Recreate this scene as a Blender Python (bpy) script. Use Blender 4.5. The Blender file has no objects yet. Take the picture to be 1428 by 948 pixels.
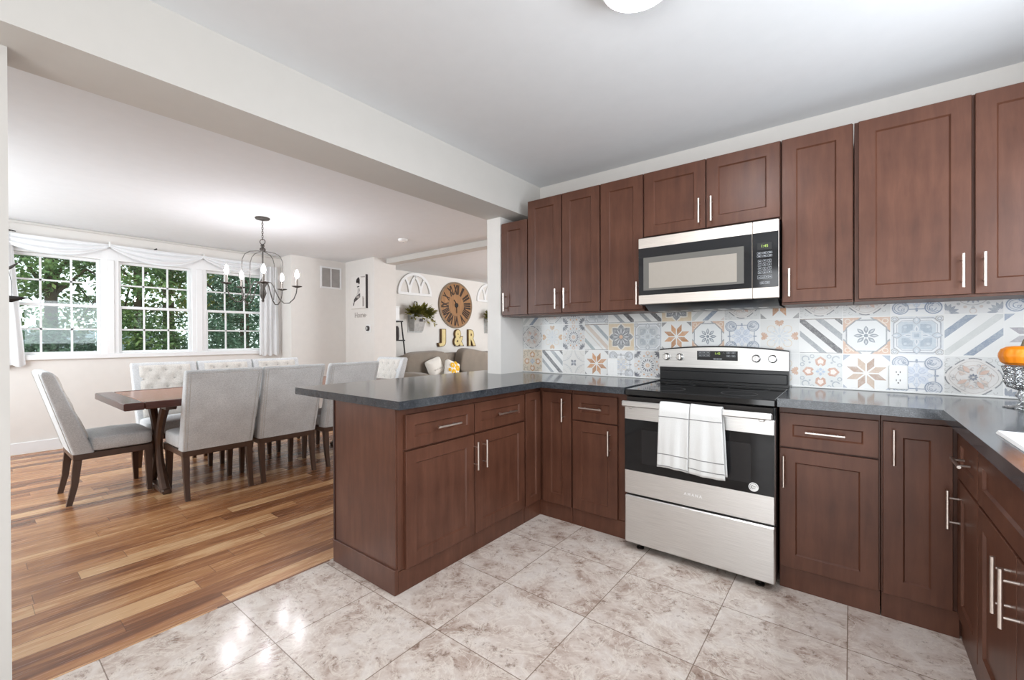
import bpy, bmesh, math, random
from mathutils import Vector, Matrix, Euler
PI = math.pi
rnd = random.Random(7)
C = bpy.context.scene
COL = C.collection
W_PX, H_PX = 1428, 948

# ------------------------------------------------------------------ camera
def make_camera():
    f, yaw, pitch, roll = 604.84, math.radians(37.995), math.radians(-0.2177), math.radians(-0.2039)
    fw = Vector((-math.sin(yaw) * math.cos(pitch), math.cos(yaw) * math.cos(pitch), math.sin(pitch)))
    r0 = Vector((math.cos(yaw), math.sin(yaw), 0)); u0 = r0.cross(fw)
    r = r0 * math.cos(roll) + u0 * math.sin(roll); u = -r0 * math.sin(roll) + u0 * math.cos(roll)
    m = Matrix(((r.x, u.x, -fw.x, 0), (r.y, u.y, -fw.y, 0), (r.z, u.z, -fw.z, 1.2), (0, 0, 0, 1)))
    cd = bpy.data.cameras.new('camera'); cd.sensor_width = 36; cd.lens = f / W_PX * 36; cd.clip_start = .02
    o = bpy.data.objects.new('camera', cd); COL.objects.link(o); o.matrix_world = m
    C.camera = o
make_camera()

# ------------------------------------------------------------------ light
C.view_settings.view_transform = 'Standard'; C.view_settings.look = 'None'
C.view_settings.gamma = 1; C.view_settings.use_curve_mapping = False
C.view_settings.exposure = 0.0
wd = bpy.data.worlds.new('overcast_sky'); C.world = wd; wd.use_nodes = True
wd.node_tree.nodes['Background'].inputs[0].default_value = (.93, .97, 1.0, 1)
wd.node_tree.nodes['Background'].inputs[1].default_value = 2.2

def area(name, loc, aim, sx, sy, power, col):
    l = bpy.data.lights.new(name, 'AREA'); l.shape = 'RECTANGLE'; l.size = sx; l.size_y = sy; l.energy = power; l.color = col
    o = bpy.data.objects.new(name, l); COL.objects.link(o); o.location = loc
    o.rotation_euler = Vector(aim).to_track_quat('-Z', 'Y').to_euler(); return o
# sink-window daylight, and fill lights added at invented openings out of view
area('rear_fill_light', (-.15, -1.94, 1.15), (0, 1, 0), 1.7, 2.0, 32, (.97, .985, 1))  # added fill from behind the camera, no door known there
area('sink_window_daylight', (.925, 1.6, 1.62), (-1, 0, 0), 1.3, 1.0, 31, (.84, .92, 1))
area('dining_fill_light', (-5.35, -1.14, 1.5), (0, 1, 0), 2.2, 1.4, 62, (.86, .94, 1))  # added to brighten the dining room from its unseen side
area('living_fill_light', (-2.02, 7.0, 1.5), (-1, 0, 0), 2.4, 1.6, 118, (.93, .97, 1))  # added to brighten the living room, its window is invented
DOME_GLOW, BULB_GLOW = 105.0, 200.0

# ------------------------------------------------------------------ materials
def lin(c):
    f = lambda v: v / 12.92 if v <= .04045 else ((v + .055) / 1.055) ** 2.4
    return tuple(f(x / 255) for x in c)
def rgba(c): return lin(c) + (1,)

class NT:
    def __init__(s, name):
        s.m = bpy.data.materials.new(name); s.m.use_nodes = True; s.t = s.m.node_tree
        s.b = s.t.nodes['Principled BSDF']; s.out = s.t.nodes['Material Output']
    def n(s, typ, **kw):
        nd = s.t.nodes.new('ShaderNode' + typ)
        for k, v in kw.items():
            if k.startswith('_'): setattr(nd, k[1:], v)
            else: s.put(nd.inputs[int(k[1:])] if k[0] == 'i' and k[1:].isdigit() else nd.inputs[k.replace('_', ' ')], v)
        return nd
    def put(s, sock, v):
        if isinstance(v, bpy.types.NodeSocket): s.t.links.new(v, sock)
        elif isinstance(v, bpy.types.Node): s.t.links.new(v.outputs[0], sock)
        else: sock.default_value = v
    def M(s, op, a, b=0.0, c=0.0):
        nd = s.t.nodes.new('ShaderNodeMath'); nd.operation = op
        for i, v in enumerate((a, b, c)): s.put(nd.inputs[i], v)
        return nd.outputs[0]
    def ramp(s, fac, stops):
        nd = s.t.nodes.new('ShaderNodeValToRGB'); s.put(nd.inputs[0], fac)
        e = nd.color_ramp.elements
        while len(e) < len(stops): e.new(.5)
        for el, (p, c) in zip(e, stops): el.position = p; el.color = c if len(c) == 4 else rgba(c)
        return nd.outputs[0]
    def mix(s, fac, a, b, blend='MIX'):
        nd = s.t.nodes.new('ShaderNodeMix'); nd.data_type = 'RGBA'; nd.blend_type = blend
        for sock, v in ((nd.inputs[0], fac), (nd.inputs[6], a), (nd.inputs[7], b)): s.put(sock, v)
        return nd.outputs[2]
    def noise(s, vec, scale, detail=3, rough=.5, dist=0):
        nd = s.n('TexNoise'); s.put(nd.inputs['Vector'], vec)
        nd.inputs['Scale'].default_value = scale; nd.inputs['Detail'].default_value = detail
        nd.inputs['Roughness'].default_value = rough; nd.inputs['Distortion'].default_value = dist
        return nd.outputs['Fac']
    def bump(s, h, strength, dist=.002):
        nd = s.n('Bump'); s.put(nd.inputs['Height'], h); nd.inputs['Strength'].default_value = strength
        nd.inputs['Distance'].default_value = dist
        s.t.links.new(nd.outputs[0], s.b.inputs['Normal'])
    def obj(s): return s.n('TexCoord').outputs['Object']
    def pos(s): return s.n('NewGeometry').outputs['Position']
    def sc(s, vec, v):
        nd = s.n('Mapping'); s.put(nd.inputs[0], vec); nd.inputs['Scale'].default_value = v; return nd.outputs[0]

def plain(name, c, rough=.5, metal=0, var=.06, scale=12, bump=0, bscale=200, stretch=None, spec=.5, coat=0):
    t = NT(name); v = t.obj()
    if stretch: v = t.sc(v, stretch)
    a = tuple(max(0, x * (1 - var)) for x in lin(c)) + (1,); b = tuple(min(1, x * (1 + var)) for x in lin(c)) + (1,)
    t.put(t.b.inputs['Base Color'], t.ramp(t.noise(v, scale), [(.3, a), (.7, b)]))
    t.b.inputs['Roughness'].default_value = rough; t.b.inputs['Metallic'].default_value = metal
    t.b.inputs['Specular IOR Level'].default_value = spec; t.b.inputs['Coat Weight'].default_value = coat
    if bump: t.bump(t.noise(v, bscale, 2), bump)
    return t.m

def emit(name, c, strength):
    t = NT(name)
    t.put(t.b.inputs['Base Color'], rgba(c)); t.put(t.b.inputs['Emission Color'], t.ramp(t.noise(t.obj(), 3), [(0, c), (1, c)]))
    t.b.inputs['Emission Strength'].default_value = strength
    return t.m

def wood_floor():
    t = NT('wood_plank_floor'); P = t.n('SeparateXYZ'); t.put(P.inputs[0], t.pos()); x, y = P.outputs[0], P.outputs[1]
    WD, LN = .115, .95
    rx = t.M('DIVIDE', t.M('ADD', x, 2.2345), WD); row = t.M('FLOOR', rx)
    wn = t.n('TexWhiteNoise', _noise_dimensions='1D'); t.put(wn.inputs['W'], row)
    ry = t.M('ADD', t.M('DIVIDE', y, LN), t.M('MULTIPLY', wn.outputs[0], 7.3)); cid = t.M('FLOOR', ry)
    cv = t.n('CombineXYZ'); t.put(cv.inputs[0], row); t.put(cv.inputs[1], cid)
    w2 = t.n('TexWhiteNoise', _noise_dimensions='2D'); t.put(w2.inputs['Vector'], cv.outputs[0])
    off = t.n('CombineXYZ'); t.put(off.inputs[0], t.M('MULTIPLY', x, 16)); t.put(off.inputs[1], t.M('MULTIPLY', y, 1.6)); t.put(off.inputs[2], t.M('MULTIPLY', w2.outputs[0], 37))
    g = t.noise(off.outputs[0], 1.0, 6, .62, .9)
    fine = t.n('CombineXYZ'); t.put(fine.inputs[0], t.M('MULTIPLY', x, 120)); t.put(fine.inputs[1], t.M('MULTIPLY', y, 5)); t.put(fine.inputs[2], t.M('MULTIPLY', w2.outputs[0], 37))
    g2 = t.noise(fine.outputs[0], 1.0, 3, .6)
    k = t.M('ADD', t.M('ADD', t.M('MULTIPLY', w2.outputs[0], .46), t.M('MULTIPLY', g, .95)), t.M('MULTIPLY', g2, .12))
    col = t.ramp(k, [(.42, (92, 56, 36)), (.62, (136, 88, 57)), (.80, (174, 121, 80)), (.94, (198, 148, 103)), (1.0, (216, 174, 130))])
    fx = t.M('FRACT', rx); fy = t.M('FRACT', ry)
    gx = t.M('MINIMUM', fx, t.M('SUBTRACT', 1, fx)); gy = t.M('MULTIPLY', t.M('MINIMUM', fy, t.M('SUBTRACT', 1, fy)), LN / WD)
    gap = t.M('LESS_THAN', t.M('MINIMUM', gx, gy), .012)
    t.put(t.b.inputs['Base Color'], t.mix(t.M('MULTIPLY', gap, .55), col, rgba((60, 34, 20))))
    t.put(t.b.inputs['Roughness'], t.M('ADD', .20, t.M('MULTIPLY', g2, .12)))
    t.bump(t.M('ADD', t.M('MULTIPLY', gap, -1.0), t.M('MULTIPLY', g2, .12)), .25, .002)
    return t.m

def marble_floor():
    t = NT('beige_marble_tile_floor'); P = t.n('SeparateXYZ'); t.put(P.inputs[0], t.pos()); x, y = P.outputs[0], P.outputs[1]
    S = .445
    rx = t.M('DIVIDE', t.M('ADD', x, 2.236), S); ry = t.M('DIVIDE', t.M('SUBTRACT', y, .768), S)
    cv = t.n('CombineXYZ'); t.put(cv.inputs[0], t.M('FLOOR', rx)); t.put(cv.inputs[1], t.M('FLOOR', ry))
    w = t.n('TexWhiteNoise', _noise_dimensions='2D'); t.put(w.inputs['Vector'], cv.outputs[0])
    v = t.n('CombineXYZ'); t.put(v.inputs[0], x); t.put(v.inputs[1], y); t.put(v.inputs[2], t.M('MULTIPLY', w.outputs[0], 23))
    sv = t.n('VectorMath', _operation='MULTIPLY'); t.put(sv.inputs[0], v.outputs[0]); sv.inputs[1].default_value = (1, 1, 1)
    a = t.noise(sv.outputs[0], 4.5, 8, .66, .8); b = t.noise(sv.outputs[0], 13, 7, .72, .7); c = t.noise(sv.outputs[0], 48, 4, .75, .4)
    base = t.ramp(t.M('ADD', t.M('MULTIPLY', a, .6), t.M('MULTIPLY', b, .4)), [(.30, (132, 108, 94)), (.41, (178, 158, 146)), (.50, (208, 194, 184)), (.60, (222, 213, 206)), (.75, (204, 188, 172))])
    dark = t.ramp(t.M('MULTIPLY', t.M('ADD', b, c), .5), [(.38, (1., 1., 1., 1)), (.455, (0., 0., 0., 1))])
    base = t.mix(t.M('MULTIPLY', dark, .62), base, rgba((112, 88, 72)))
    vein = t.M('ABSOLUTE', t.M('SUBTRACT', t.noise(sv.outputs[0], 6.0, 8, .72, 1.2), .5))
    vm = t.ramp(vein, [(0, (1., 1., 1., 1)), (.028, (0., 0., 0., 1))])
    base = t.mix(t.M('MULTIPLY', vm, .7), base, rgba((232, 224, 214)))
    fx = t.M('FRACT', rx); fy = t.M('FRACT', ry)
    d = t.M('MINIMUM', t.M('MINIMUM', fx, t.M('SUBTRACT', 1, fx)), t.M('MINIMUM', fy, t.M('SUBTRACT', 1, fy)))
    gr = t.M('LESS_THAN', d, .0042)
    t.put(t.b.inputs['Base Color'], t.mix(t.M('MULTIPLY', gr, .8), base, rgba((120, 100, 84))))
    t.put(t.b.inputs['Roughness'], t.M('ADD', .10, t.M('MULTIPLY', c, .10)))
    t.bump(t.M('MULTIPLY', gr, -1), .3, .002)
    return t.m

def cabinet_wood():
    t = NT('espresso_stained_maple'); v = t.obj(); v2 = t.sc(v, (9, 9, 1.2))
    a = t.noise(v2, 3, 5, .6, .3); b = t.noise(v, 5, 3)
    k = t.M('ADD', t.M('MULTIPLY', a, .55), t.M('MULTIPLY', b, .45))
    t.put(t.b.inputs['Base Color'], t.ramp(k, [(.3, (75, 45, 33)), (.5, (90, 56, 42)), (.7, (105, 68, 52))]))
    t.b.inputs['Roughness'].default_value = .36; t.b.inputs['Specular IOR Level'].default_value = .36
    t.bump(a, .04, .001)
    return t.m

def stone_top():
    t = NT('charcoal_speckled_worktop'); v = t.obj()
    a = t.noise(v, 260, 2, .7); b = t.noise(v, 45, 4, .7)
    k = t.M('ADD', t.M('MULTIPLY', a, .6), t.M('MULTIPLY', b, .4))
    t.put(t.b.inputs['Base Color'], t.ramp(k, [(.36, (34, 37, 41)), (.5, (56, 60, 65)), (.62, (78, 81, 86)), (.7, (120, 120, 122))]))
    t.b.inputs['Roughness'].default_value = .13; t.b.inputs['Specular IOR Level'].default_value = .55
    t.bump(a, .05, .0005)
    return t.m

def steel(name, c=(220, 219, 217), rough=.34, stretch=(2, 2, 180), bmp=.03):
    t = NT(name); v = t.sc(t.obj(), stretch); a = t.noise(v, 4, 3)
    t.put(t.b.inputs['Base Color'], t.ramp(a, [(.3, tuple(x - 10 for x in c)), (.7, tuple(min(255, x + 10) for x in c))]))
    t.b.inputs['Metallic'].default_value = 1
    t.put(t.b.inputs['Roughness'], t.M('ADD', rough, t.M('MULTIPLY', a, .08)))
    if bmp: t.bump(a, bmp, .0005)
    return t.m

def glass(name, tint=(240, 248, 246), refl=.08, rough=0.0, facet=0):
    t = NT(name)
    tr = t.n('BsdfTransparent'); tr.inputs[0].default_value = rgba(tint)
    gl = t.n('BsdfGlossy'); gl.inputs['Roughness'].default_value = rough
    if facet:
        bp = t.n('Bump'); t.put(bp.inputs['Height'], t.noise(t.obj(), facet, 2, .6)); bp.inputs['Strength'].default_value = 1; bp.inputs['Distance'].default_value = .02
        t.t.links.new(bp.outputs[0], gl.inputs['Normal'])
    lw = t.n('LayerWeight'); lw.inputs[0].default_value = .25
    fac = t.M('ADD', refl * .5, t.M('MULTIPLY', lw.outputs[0], refl * 2))
    mx = t.n('MixShader'); t.put(mx.inputs[0], fac); t.put(mx.inputs[1], tr.outputs[0]); t.put(mx.inputs[2], gl.outputs[0])
    t.t.links.new(mx.outputs[0], t.out.inputs[0]); return t.m

def fabric(name, c, var=.20):
    t = NT(name); v = t.obj(); w = t.noise(t.sc(v, (1, 1, 2.2)), 110, 5, .85); b = t.noise(v, 6, 2)
    k = t.M('ADD', t.M('MULTIPLY', w, .75), t.M('MULTIPLY', b, .25))
    a = tuple(x * (1 - var) for x in lin(c)) + (1,); d = tuple(min(1, x * (1 + var)) for x in lin(c)) + (1,)
    t.put(t.b.inputs['Base Color'], t.ramp(k, [(.40, a), (.60, d)]))
    t.b.inputs['Roughness'].default_value = .95; t.b.inputs['Specular IOR Level'].default_value = .15
    t.b.inputs['Sheen Weight'].default_value = .2
    t.bump(w, .25, .001); return t.m

def leaf_mat(name, c1, c2, c3):
    t = NT(name); oi = t.n('NewGeometry')
    k = t.noise(t.obj(), 3.5, 4, .7)
    col = t.ramp(k, [(.3, c1), (.5, c2), (.7, c3)])
    t.put(t.b.inputs['Base Color'], col); t.b.inputs['Roughness'].default_value = .55
    tl = t.n('BsdfTranslucent'); t.put(tl.inputs[0], col)
    mx = t.n('MixShader'); mx.inputs[0].default_value = .35; t.put(mx.inputs[1], t.b.outputs[0]); t.put(mx.inputs[2], tl.outputs[0])
    t.t.links.new(mx.outputs[0], t.out.inputs[0]); return t.m

def vcol_mat(name, rough=.3):
    t = NT(name); a = t.n('VertexColor', _layer_name='paint'); n = t.noise(t.obj(), 38, 4, .7); n2 = t.noise(t.obj(), 170, 2, .7)
    k = t.M('ADD', t.M('MULTIPLY', n, .6), t.M('MULTIPLY', n2, .4))
    wear = t.ramp(k, [(.42, (0., 0., 0., 1)), (.62, (1., 1., 1., 1))])
    t.put(t.b.inputs['Base Color'], t.mix(t.M('MULTIPLY', wear, .26), a.outputs[0], rgba((232, 231, 228))))
    t.b.inputs['Roughness'].default_value = rough; return t.m

MT = {}
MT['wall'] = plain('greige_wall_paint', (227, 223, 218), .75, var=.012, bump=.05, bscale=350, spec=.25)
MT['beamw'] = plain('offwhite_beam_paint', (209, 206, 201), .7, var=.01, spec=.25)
MT['stubw'] = plain('lightened_beam_paint', (233, 230, 226), .7, var=.01, spec=.25)  # same paint as the beam, lightened to make up for weaker light
MT['ceil'] = plain('white_ceiling_paint', (231, 233, 235), .85, var=.01, spec=.2)
MT['white'] = plain('white_gloss_trim_paint', (236, 236, 236), .4, var=.01)
MT['plastic'] = plain('white_plastic', (238, 238, 236), .35, var=.01)
MT['caulk'] = plain('white_sealant', (232, 232, 230), .5, var=.02)
MT['floor'] = wood_floor(); MT['tile'] = marble_floor()
MT['cab'] = cabinet_wood(); MT['cabdark'] = plain('dark_stained_plywood', (58, 34, 28), .5)
MT['top'] = stone_top()
MT['steel'] = steel('brushed_steel'); MT['steelmw'] = steel('lightened_warm_steel', (228, 220, 212), .40); MT['steelh'] = steel('satin_nickel', (226, 216, 208), .26, (4, 4, 4), 0)  # microwave's copy of the steel is lightened to stand in for brighter reflections
MT['chrome'] = steel('polished_steel', (230, 230, 230), .10, (5, 5, 5), 0)
MT['blackglass'] = plain('black_oven_glass', (20, 20, 22), .06, spec=.35, var=.02)
MT['letter'] = plain('bright_white_badge_print', (252, 252, 252), .6, var=.005)
MT['ovenwin'] = plain('oven_window_screen', (30, 30, 32), .10, spec=.4, var=.02)
MT['cook'] = plain('black_ceramic_cooktop', (17, 17, 18), .08, spec=.6, var=.02)
MT['black'] = plain('black_enamel', (26, 27, 29), .28, var=.03)
MT['mwglass'] = plain('dark_tinted_door_glass', (27, 28, 31), .07, spec=.5, var=.02)
MT['mwwin'] = plain('grey_perforated_window_screen', (160, 153, 144), .16, var=.01, scale=40, spec=.6)
MT['mwwin2'] = plain('grey_window_surround', (104, 102, 98), .14, var=.03, spec=.6)
MT['iron'] = plain('weathered_grey_iron', (84, 80, 76), .5, .6, var=.2, scale=40)
MT['dkiron'] = plain('black_iron', (34, 30, 28), .5, .3, var=.15)
MT['candle'] = plain('grey_candle_sleeve', (150, 142, 134), .5)
MT['bulb'] = emit('lit_candle_bulb', (250, 250, 255), BULB_GLOW)
MT['dome'] = emit('lit_frosted_dome', (252, 252, 255), DOME_GLOW)
MT['lcd'] = emit('lit_green_digits', (160, 186, 84), .5)
MT['burner'] = plain('dark_grey_burner_print', (70, 70, 72), .3, var=.02)
MT['ink'] = plain('pale_grey_key_print', (176, 180, 184), .5, var=.02)
MT['chair'] = fabric('oatmeal_linen', (214, 216, 217)); MT['chairf'] = fabric('cream_linen', (222, 218, 211))
MT['welt'] = fabric('oatmeal_piping', (204, 201, 196))
MT['chairleg'] = plain('dark_walnut_leg', (84, 62, 50), .35, var=.15, stretch=(1, 1, .2), scale=30)
MT['tbl'] = plain('reddish_walnut_tabletop', (158, 96, 62), .22, var=.25, stretch=(12, 1.2, 12), scale=4, spec=.3)
MT['tbledge'] = plain('dark_mahogany_edge', (84, 50, 42), .25, var=.15, stretch=(12, 1, 12))
MT['towel'] = plain('white_waffle_cotton', (222, 222, 220), .95, var=.03, scale=300, bump=.6, bscale=420, spec=.1)
MT['stripe'] = plain('grey_woven_stripe', (128, 128, 128), .9)
MT['curtain'] = fabric('sheer_white_voile', (228, 229, 230), .015)
MT['sofa'] = fabric('taupe_microfibre', (134, 124, 113), .14)
MT['pillow'] = fabric('white_pillow_cotton', (226, 222, 214), .04)
MT['gold'] = plain('warm_gold_letter_face', (226, 206, 150), .35, .15, var=.08)
MT['rust'] = plain('rusty_brown_letter_rim', (104, 78, 44), .5, .3, var=.2)
MT['clock'] = plain('honey_reclaimed_wood', (158, 116, 76), .6, var=.30, stretch=(1, 14, 1), scale=5)
MT['clockdk'] = plain('charred_brown_numeral', (54, 36, 24), .6, var=.2)
MT['clockrim'] = plain('weathered_brown_rim', (140, 120, 98), .6, var=.2)
MT['galv'] = plain('galvanised_sheet', (182, 182, 180), .42, .35, var=.15, scale=18)
MT['leaf'] = leaf_mat('olive_trailing_leaf', (72, 78, 34), (128, 126, 60), (178, 164, 96))
MT['yellow'] = plain('mustard_print', (226, 176, 40), .9)
MT['pumpkin'] = plain('orange_pumpkin_skin', (236, 136, 18), .35, var=.12, scale=7)
MT['stem'] = plain('dry_green_stem', (92, 84, 62), .7, var=.2, scale=30)
MT['dark'] = plain('dark_grey_print', (70, 64, 64), .7)
MT['canvas'] = plain('white_canvas', (228, 224, 220), .8, var=.02)
MT['decal'] = plain('grey_wall_lettering', (172, 164, 158), .8)
MT['sinkm'] = plain('white_enamel_sink', (240, 240, 240), .12, var=.01)
MT['pane'] = glass('clear_window_pane', (244, 250, 248), .05)
MT['crystal'] = glass('cut_crystal', (236, 238, 240), .75, .03, 70)
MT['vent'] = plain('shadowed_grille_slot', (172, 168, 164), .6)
MT['bark'] = plain('grey_brown_bark', (92, 76, 60), .9, var=.35, stretch=(1, 1, .2), scale=12, bump=.5, bscale=25)
MT['l1'] = leaf_mat('mid_green_tree_leaf', (72, 102, 60), (112, 142, 88), (176, 190, 118))
MT['l2'] = leaf_mat('blue_green_spruce_leaf', (66, 92, 74), (100, 130, 106), (150, 174, 148))
MT['l3'] = leaf_mat('golden_green_leaf', (96, 110, 50), (146, 150, 74), (196, 178, 96))
MT['grass'] = plain('garden_turf', (74, 100, 54), .9, var=.3)
MT['fence'] = plain('pale_blue_painted_board', (196, 210, 222), .7)
MT['tilepaint'] = vcol_mat('patchwork_painted_tile', .24)

# ------------------------------------------------------------------ geometry
class G:
    def __init__(s): s.v, s.f, s.m, s.c = [], [], [], []
    def add(s, vs, fs, mi=0, col=None):
        b = len(s.v); s.v += [tuple(p) for p in vs]
        for f in fs: s.f.append(tuple(b + i for i in f)); s.m.append(mi); s.c.append(col)
        return s
    def box(s, x0, x1, y0, y1, z0, z1, bev=0, mi=0):
        x0, x1 = min(x0, x1), max(x0, x1); y0, y1 = min(y0, y1), max(y0, y1); z0, z1 = min(z0, z1), max(z0, z1)
        if bev <= 0:
            vs = [(x, y, z) for x in (x0, x1) for y in (y0, y1) for z in (z0, z1)]
            return s.add(vs, [(0, 1, 3, 2), (4, 6, 7, 5), (0, 4, 5, 1), (2, 3, 7, 6), (0, 2, 6, 4), (1, 5, 7, 3)], mi)
        lo, hi = (x0, y0, z0), (x1, y1, z1); b = min(bev, (x1 - x0) * .45, (y1 - y0) * .45, (z1 - z0) * .45)
        vs, idx = [], {}
        for cx in (0, 1):
            for cy in (0, 1):
                for cz in (0, 1):
                    cc = (cx, cy, cz)
                    for ax in range(3):
                        p = [0, 0, 0]
                        for k in range(3):
                            e = hi[k] if cc[k] else lo[k]
                            p[k] = e if k == ax else e + (-b if cc[k] else b)
                        idx[cc, ax] = len(vs); vs.append(p)
        fs = []
        for ax in range(3):
            o = [k for k in range(3) if k != ax]
            for c in (0, 1):
                q = []
                for a, d in ((0, 0), (1, 0), (1, 1), (0, 1)):
                    cc = [0, 0, 0]; cc[ax] = c; cc[o[0]] = a; cc[o[1]] = d; q.append(idx[tuple(cc), ax])
                fs.append(tuple(q))
        for ax in range(3):
            o = [k for k in range(3) if k != ax]
            for a in (0, 1):
                for d in (0, 1):
                    c0 = [0, 0, 0]; c1 = [0, 0, 0]; c1[ax] = 1
                    for c in (c0, c1): c[o[0]] = a; c[o[1]] = d
                    c0, c1 = tuple(c0), tuple(c1)
                    fs.append((idx[c0, o[0]], idx[c1, o[0]], idx[c1, o[1]], idx[c0, o[1]]))
        for cx in (0, 1):
            for cy in (0, 1):
                for cz in (0, 1): fs.append(tuple(idx[(cx, cy, cz), a] for a in range(3)))
        return s.add(vs, fs, mi)
    def tube(s, pts, r, n=10, closed=False, mi=0, flat=1.0):
        P = [Vector(p) for p in pts]; m = len(P); R = r if isinstance(r, (list, tuple)) else [r] * m
        vs, up = [], None
        for i, p in enumerate(P):
            a = P[(i - 1) % m] if closed or i else p; b = P[(i + 1) % m] if closed or i < m - 1 else p
            t = (b - a).normalized()
            if up is None:
                up = Vector((0, 0, 1)) if abs(t.z) < .9 else Vector((1, 0, 0))
            u = (up - t * up.dot(t)).normalized(); w = t.cross(u); up = u
            for k in range(n):
                th = 2 * PI * k / n; vs.append(p + (u * math.cos(th) * flat + w * math.sin(th)) * R[i])
        fs = []
        for i in range(m if closed else m - 1):
            j = (i + 1) % m
            for k in range(n): fs.append((i * n + k, i * n + (k + 1) % n, j * n + (k + 1) % n, j * n + k))
        if not closed: fs += [tuple(range(n))[::-1], tuple(range((m - 1) * n, m * n))]
        return s.add(vs, fs, mi)
    def lathe(s, prof, c=(0, 0, 0), n=24, mi=0, axis='z', wob=None):
        vs, fs = [], []
        for r, z in prof:
            for k in range(n):
                th = 2 * PI * k / n; q = r * (wob(th, z) if wob else 1)
                a, b = q * math.cos(th), q * math.sin(th)
                p = {'z': (a, b, z), 'y': (a, z, b), 'x': (z, a, b)}[axis]
                vs.append((c[0] + p[0], c[1] + p[1], c[2] + p[2]))
        m = len(prof)
        for i in range(m - 1):
            for k in range(n): fs.append((i * n + k, i * n + (k + 1) % n, (i + 1) * n + (k + 1) % n, (i + 1) * n + k))
        if prof[0][0] > 1e-6: fs.append(tuple(range(n))[::-1])
        if prof[-1][0] > 1e-6: fs.append(tuple(range((m - 1) * n, m * n)))
        return s.add(vs, fs, mi)
    def prism(s, poly, d0, d1, plane='xz', mi=0):
        def P(a, b, d): return {'xz': (a, d, b), 'xy': (a, b, d), 'yz': (d, a, b)}[plane]
        n = len(poly); vs = [P(a, b, d0) for a, b in poly] + [P(a, b, d1) for a, b in poly]
        fs = [tuple(range(n)), tuple(range(n, 2 * n))[::-1]] + [(i, (i + 1) % n, n + (i + 1) % n, n + i) for i in range(n)]
        return s.add(vs, fs, mi)
    def grid(s, fn, nu, nv, mi=0, mfn=None):
        vs = [fn(i / nu, j / nv) for j in range(nv + 1) for i in range(nu + 1)]
        b = len(s.v); s.v += [tuple(p) for p in vs]
        for j in range(nv):
            for i in range(nu):
                a = b + j * (nu + 1) + i; s.f.append((a, a + 1, a + nu + 2, a + nu + 1)); s.m.append(mfn(i, j) if mfn else mi); s.c.append(None)
        return s
    def sell(s, c, a, b, h, e1=.35, e2=.35, nu=32, nv=16, mi=0, fn=None):
        sp = lambda v, e: math.copysign(abs(v) ** e, v)
        vs, fs = [], []
        for j in range(nv + 1):
            ph = -PI / 2 + PI * j / nv
            for i in range(nu):
                th = 2 * PI * i / nu
                p = (sp(math.cos(ph), e1) * sp(math.cos(th), e2), sp(math.cos(ph), e1) * sp(math.sin(th), e2), sp(math.sin(ph), e1))
                if fn: p = fn(*p)
                vs.append((c[0] + a * p[0], c[1] + b * p[1], c[2] + h * p[2]))
        for j in range(nv):
            for i in range(nu): fs.append((j * nu + i, j * nu + (i + 1) % nu, (j + 1) * nu + (i + 1) % nu, (j + 1) * nu + i))
        return s.add(vs, fs, mi)
    def build(s, name, mats, parent=None, loc=(0, 0, 0), rot=(0, 0, 0), smooth=35, recalc=True):
        me = bpy.data.meshes.new(name); me.from_pydata(s.v, [], s.f)
        mats = mats if isinstance(mats, (list, tuple)) else [mats]
        for q in mats: me.materials.append(MT[q])
        me.polygons.foreach_set('material_index', s.m)
        if any(c is not None for c in s.c):
            at = me.color_attributes.new('paint', 'FLOAT_COLOR', 'CORNER'); k = 0
            for p, c in zip(me.polygons, s.c):
                for li in p.loop_indices: at.data[li].color = tuple(c or (1, 1, 1)) + (1,)
        me.update(); me.validate()
        if recalc:
            bm = bmesh.new(); bm.from_mesh(me); bmesh.ops.recalc_face_normals(bm, faces=bm.faces); bm.to_mesh(me); bm.free()
        if smooth:
            me.polygons.foreach_set('use_smooth', [True] * len(me.polygons)); me.set_sharp_from_angle(angle=math.radians(smooth))
        o = bpy.data.objects.new(name, me); COL.objects.link(o); o.location = loc; o.rotation_euler = rot
        if parent: o.parent = parent
        return o

def tag(o, label, cat, group=None, kind=None):
    o['label'] = label; o['category'] = cat
    if group: o['group'] = group
    if kind: o['kind'] = kind
    return o
def thing(name, label, cat, loc=(0, 0, 0), rz=0, group=None):
    o = bpy.data.objects.new(name, None); COL.objects.link(o); o.location = loc; o.rotation_euler = (0, 0, rz)
    o.empty_display_size = .05
    return tag(o, label, cat, group)
def struct(o, label=None, cat=None):
    o['kind'] = 'structure'
    if label: o['label'] = label; o['category'] = cat
    return o
def S(g, name, mats, label=None, cat=None, **kw): return struct(g.build(name, mats, **kw), label, cat)
def dup(root, loc=None, rz=None, label=None, group=None):
    def cp(o, par):
        c = o.copy(); COL.objects.link(c)
        if par: c.parent = par
        for ch in [k for k in o.children]: cp(ch, c)
        return c
    r = cp(root, None)
    if loc: r.location = loc
    if rz is not None: r.rotation_euler = (0, 0, rz)
    if label: r['label'] = label
    if group: r['group'] = group
    return r
def text_geo(body, size, depth, offset=0.0):
    cu = bpy.data.curves.new('lettering', 'FONT'); cu.body = body; cu.size = size; cu.extrude = depth; cu.offset = offset
    cu.align_x = 'CENTER'; cu.align_y = 'CENTER'; cu.resolution_u = 3
    o = bpy.data.objects.new('lettering', cu); COL.objects.link(o)
    dg = bpy.context.evaluated_depsgraph_get(); me = bpy.data.meshes.new_from_object(o.evaluated_get(dg))
    vs = [v.co.copy() for v in me.vertices]; fs = [tuple(p.vertices) for p in me.polygons]
    bpy.data.objects.remove(o); bpy.data.meshes.remove(me)
    return vs, fs
def put_text(g, body, size, mat4, depth=.0004, mi=0, offset=0.0):
    vs, fs = text_geo(body, size, depth, offset); return g.add([mat4 @ v for v in vs], fs, mi)
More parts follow.
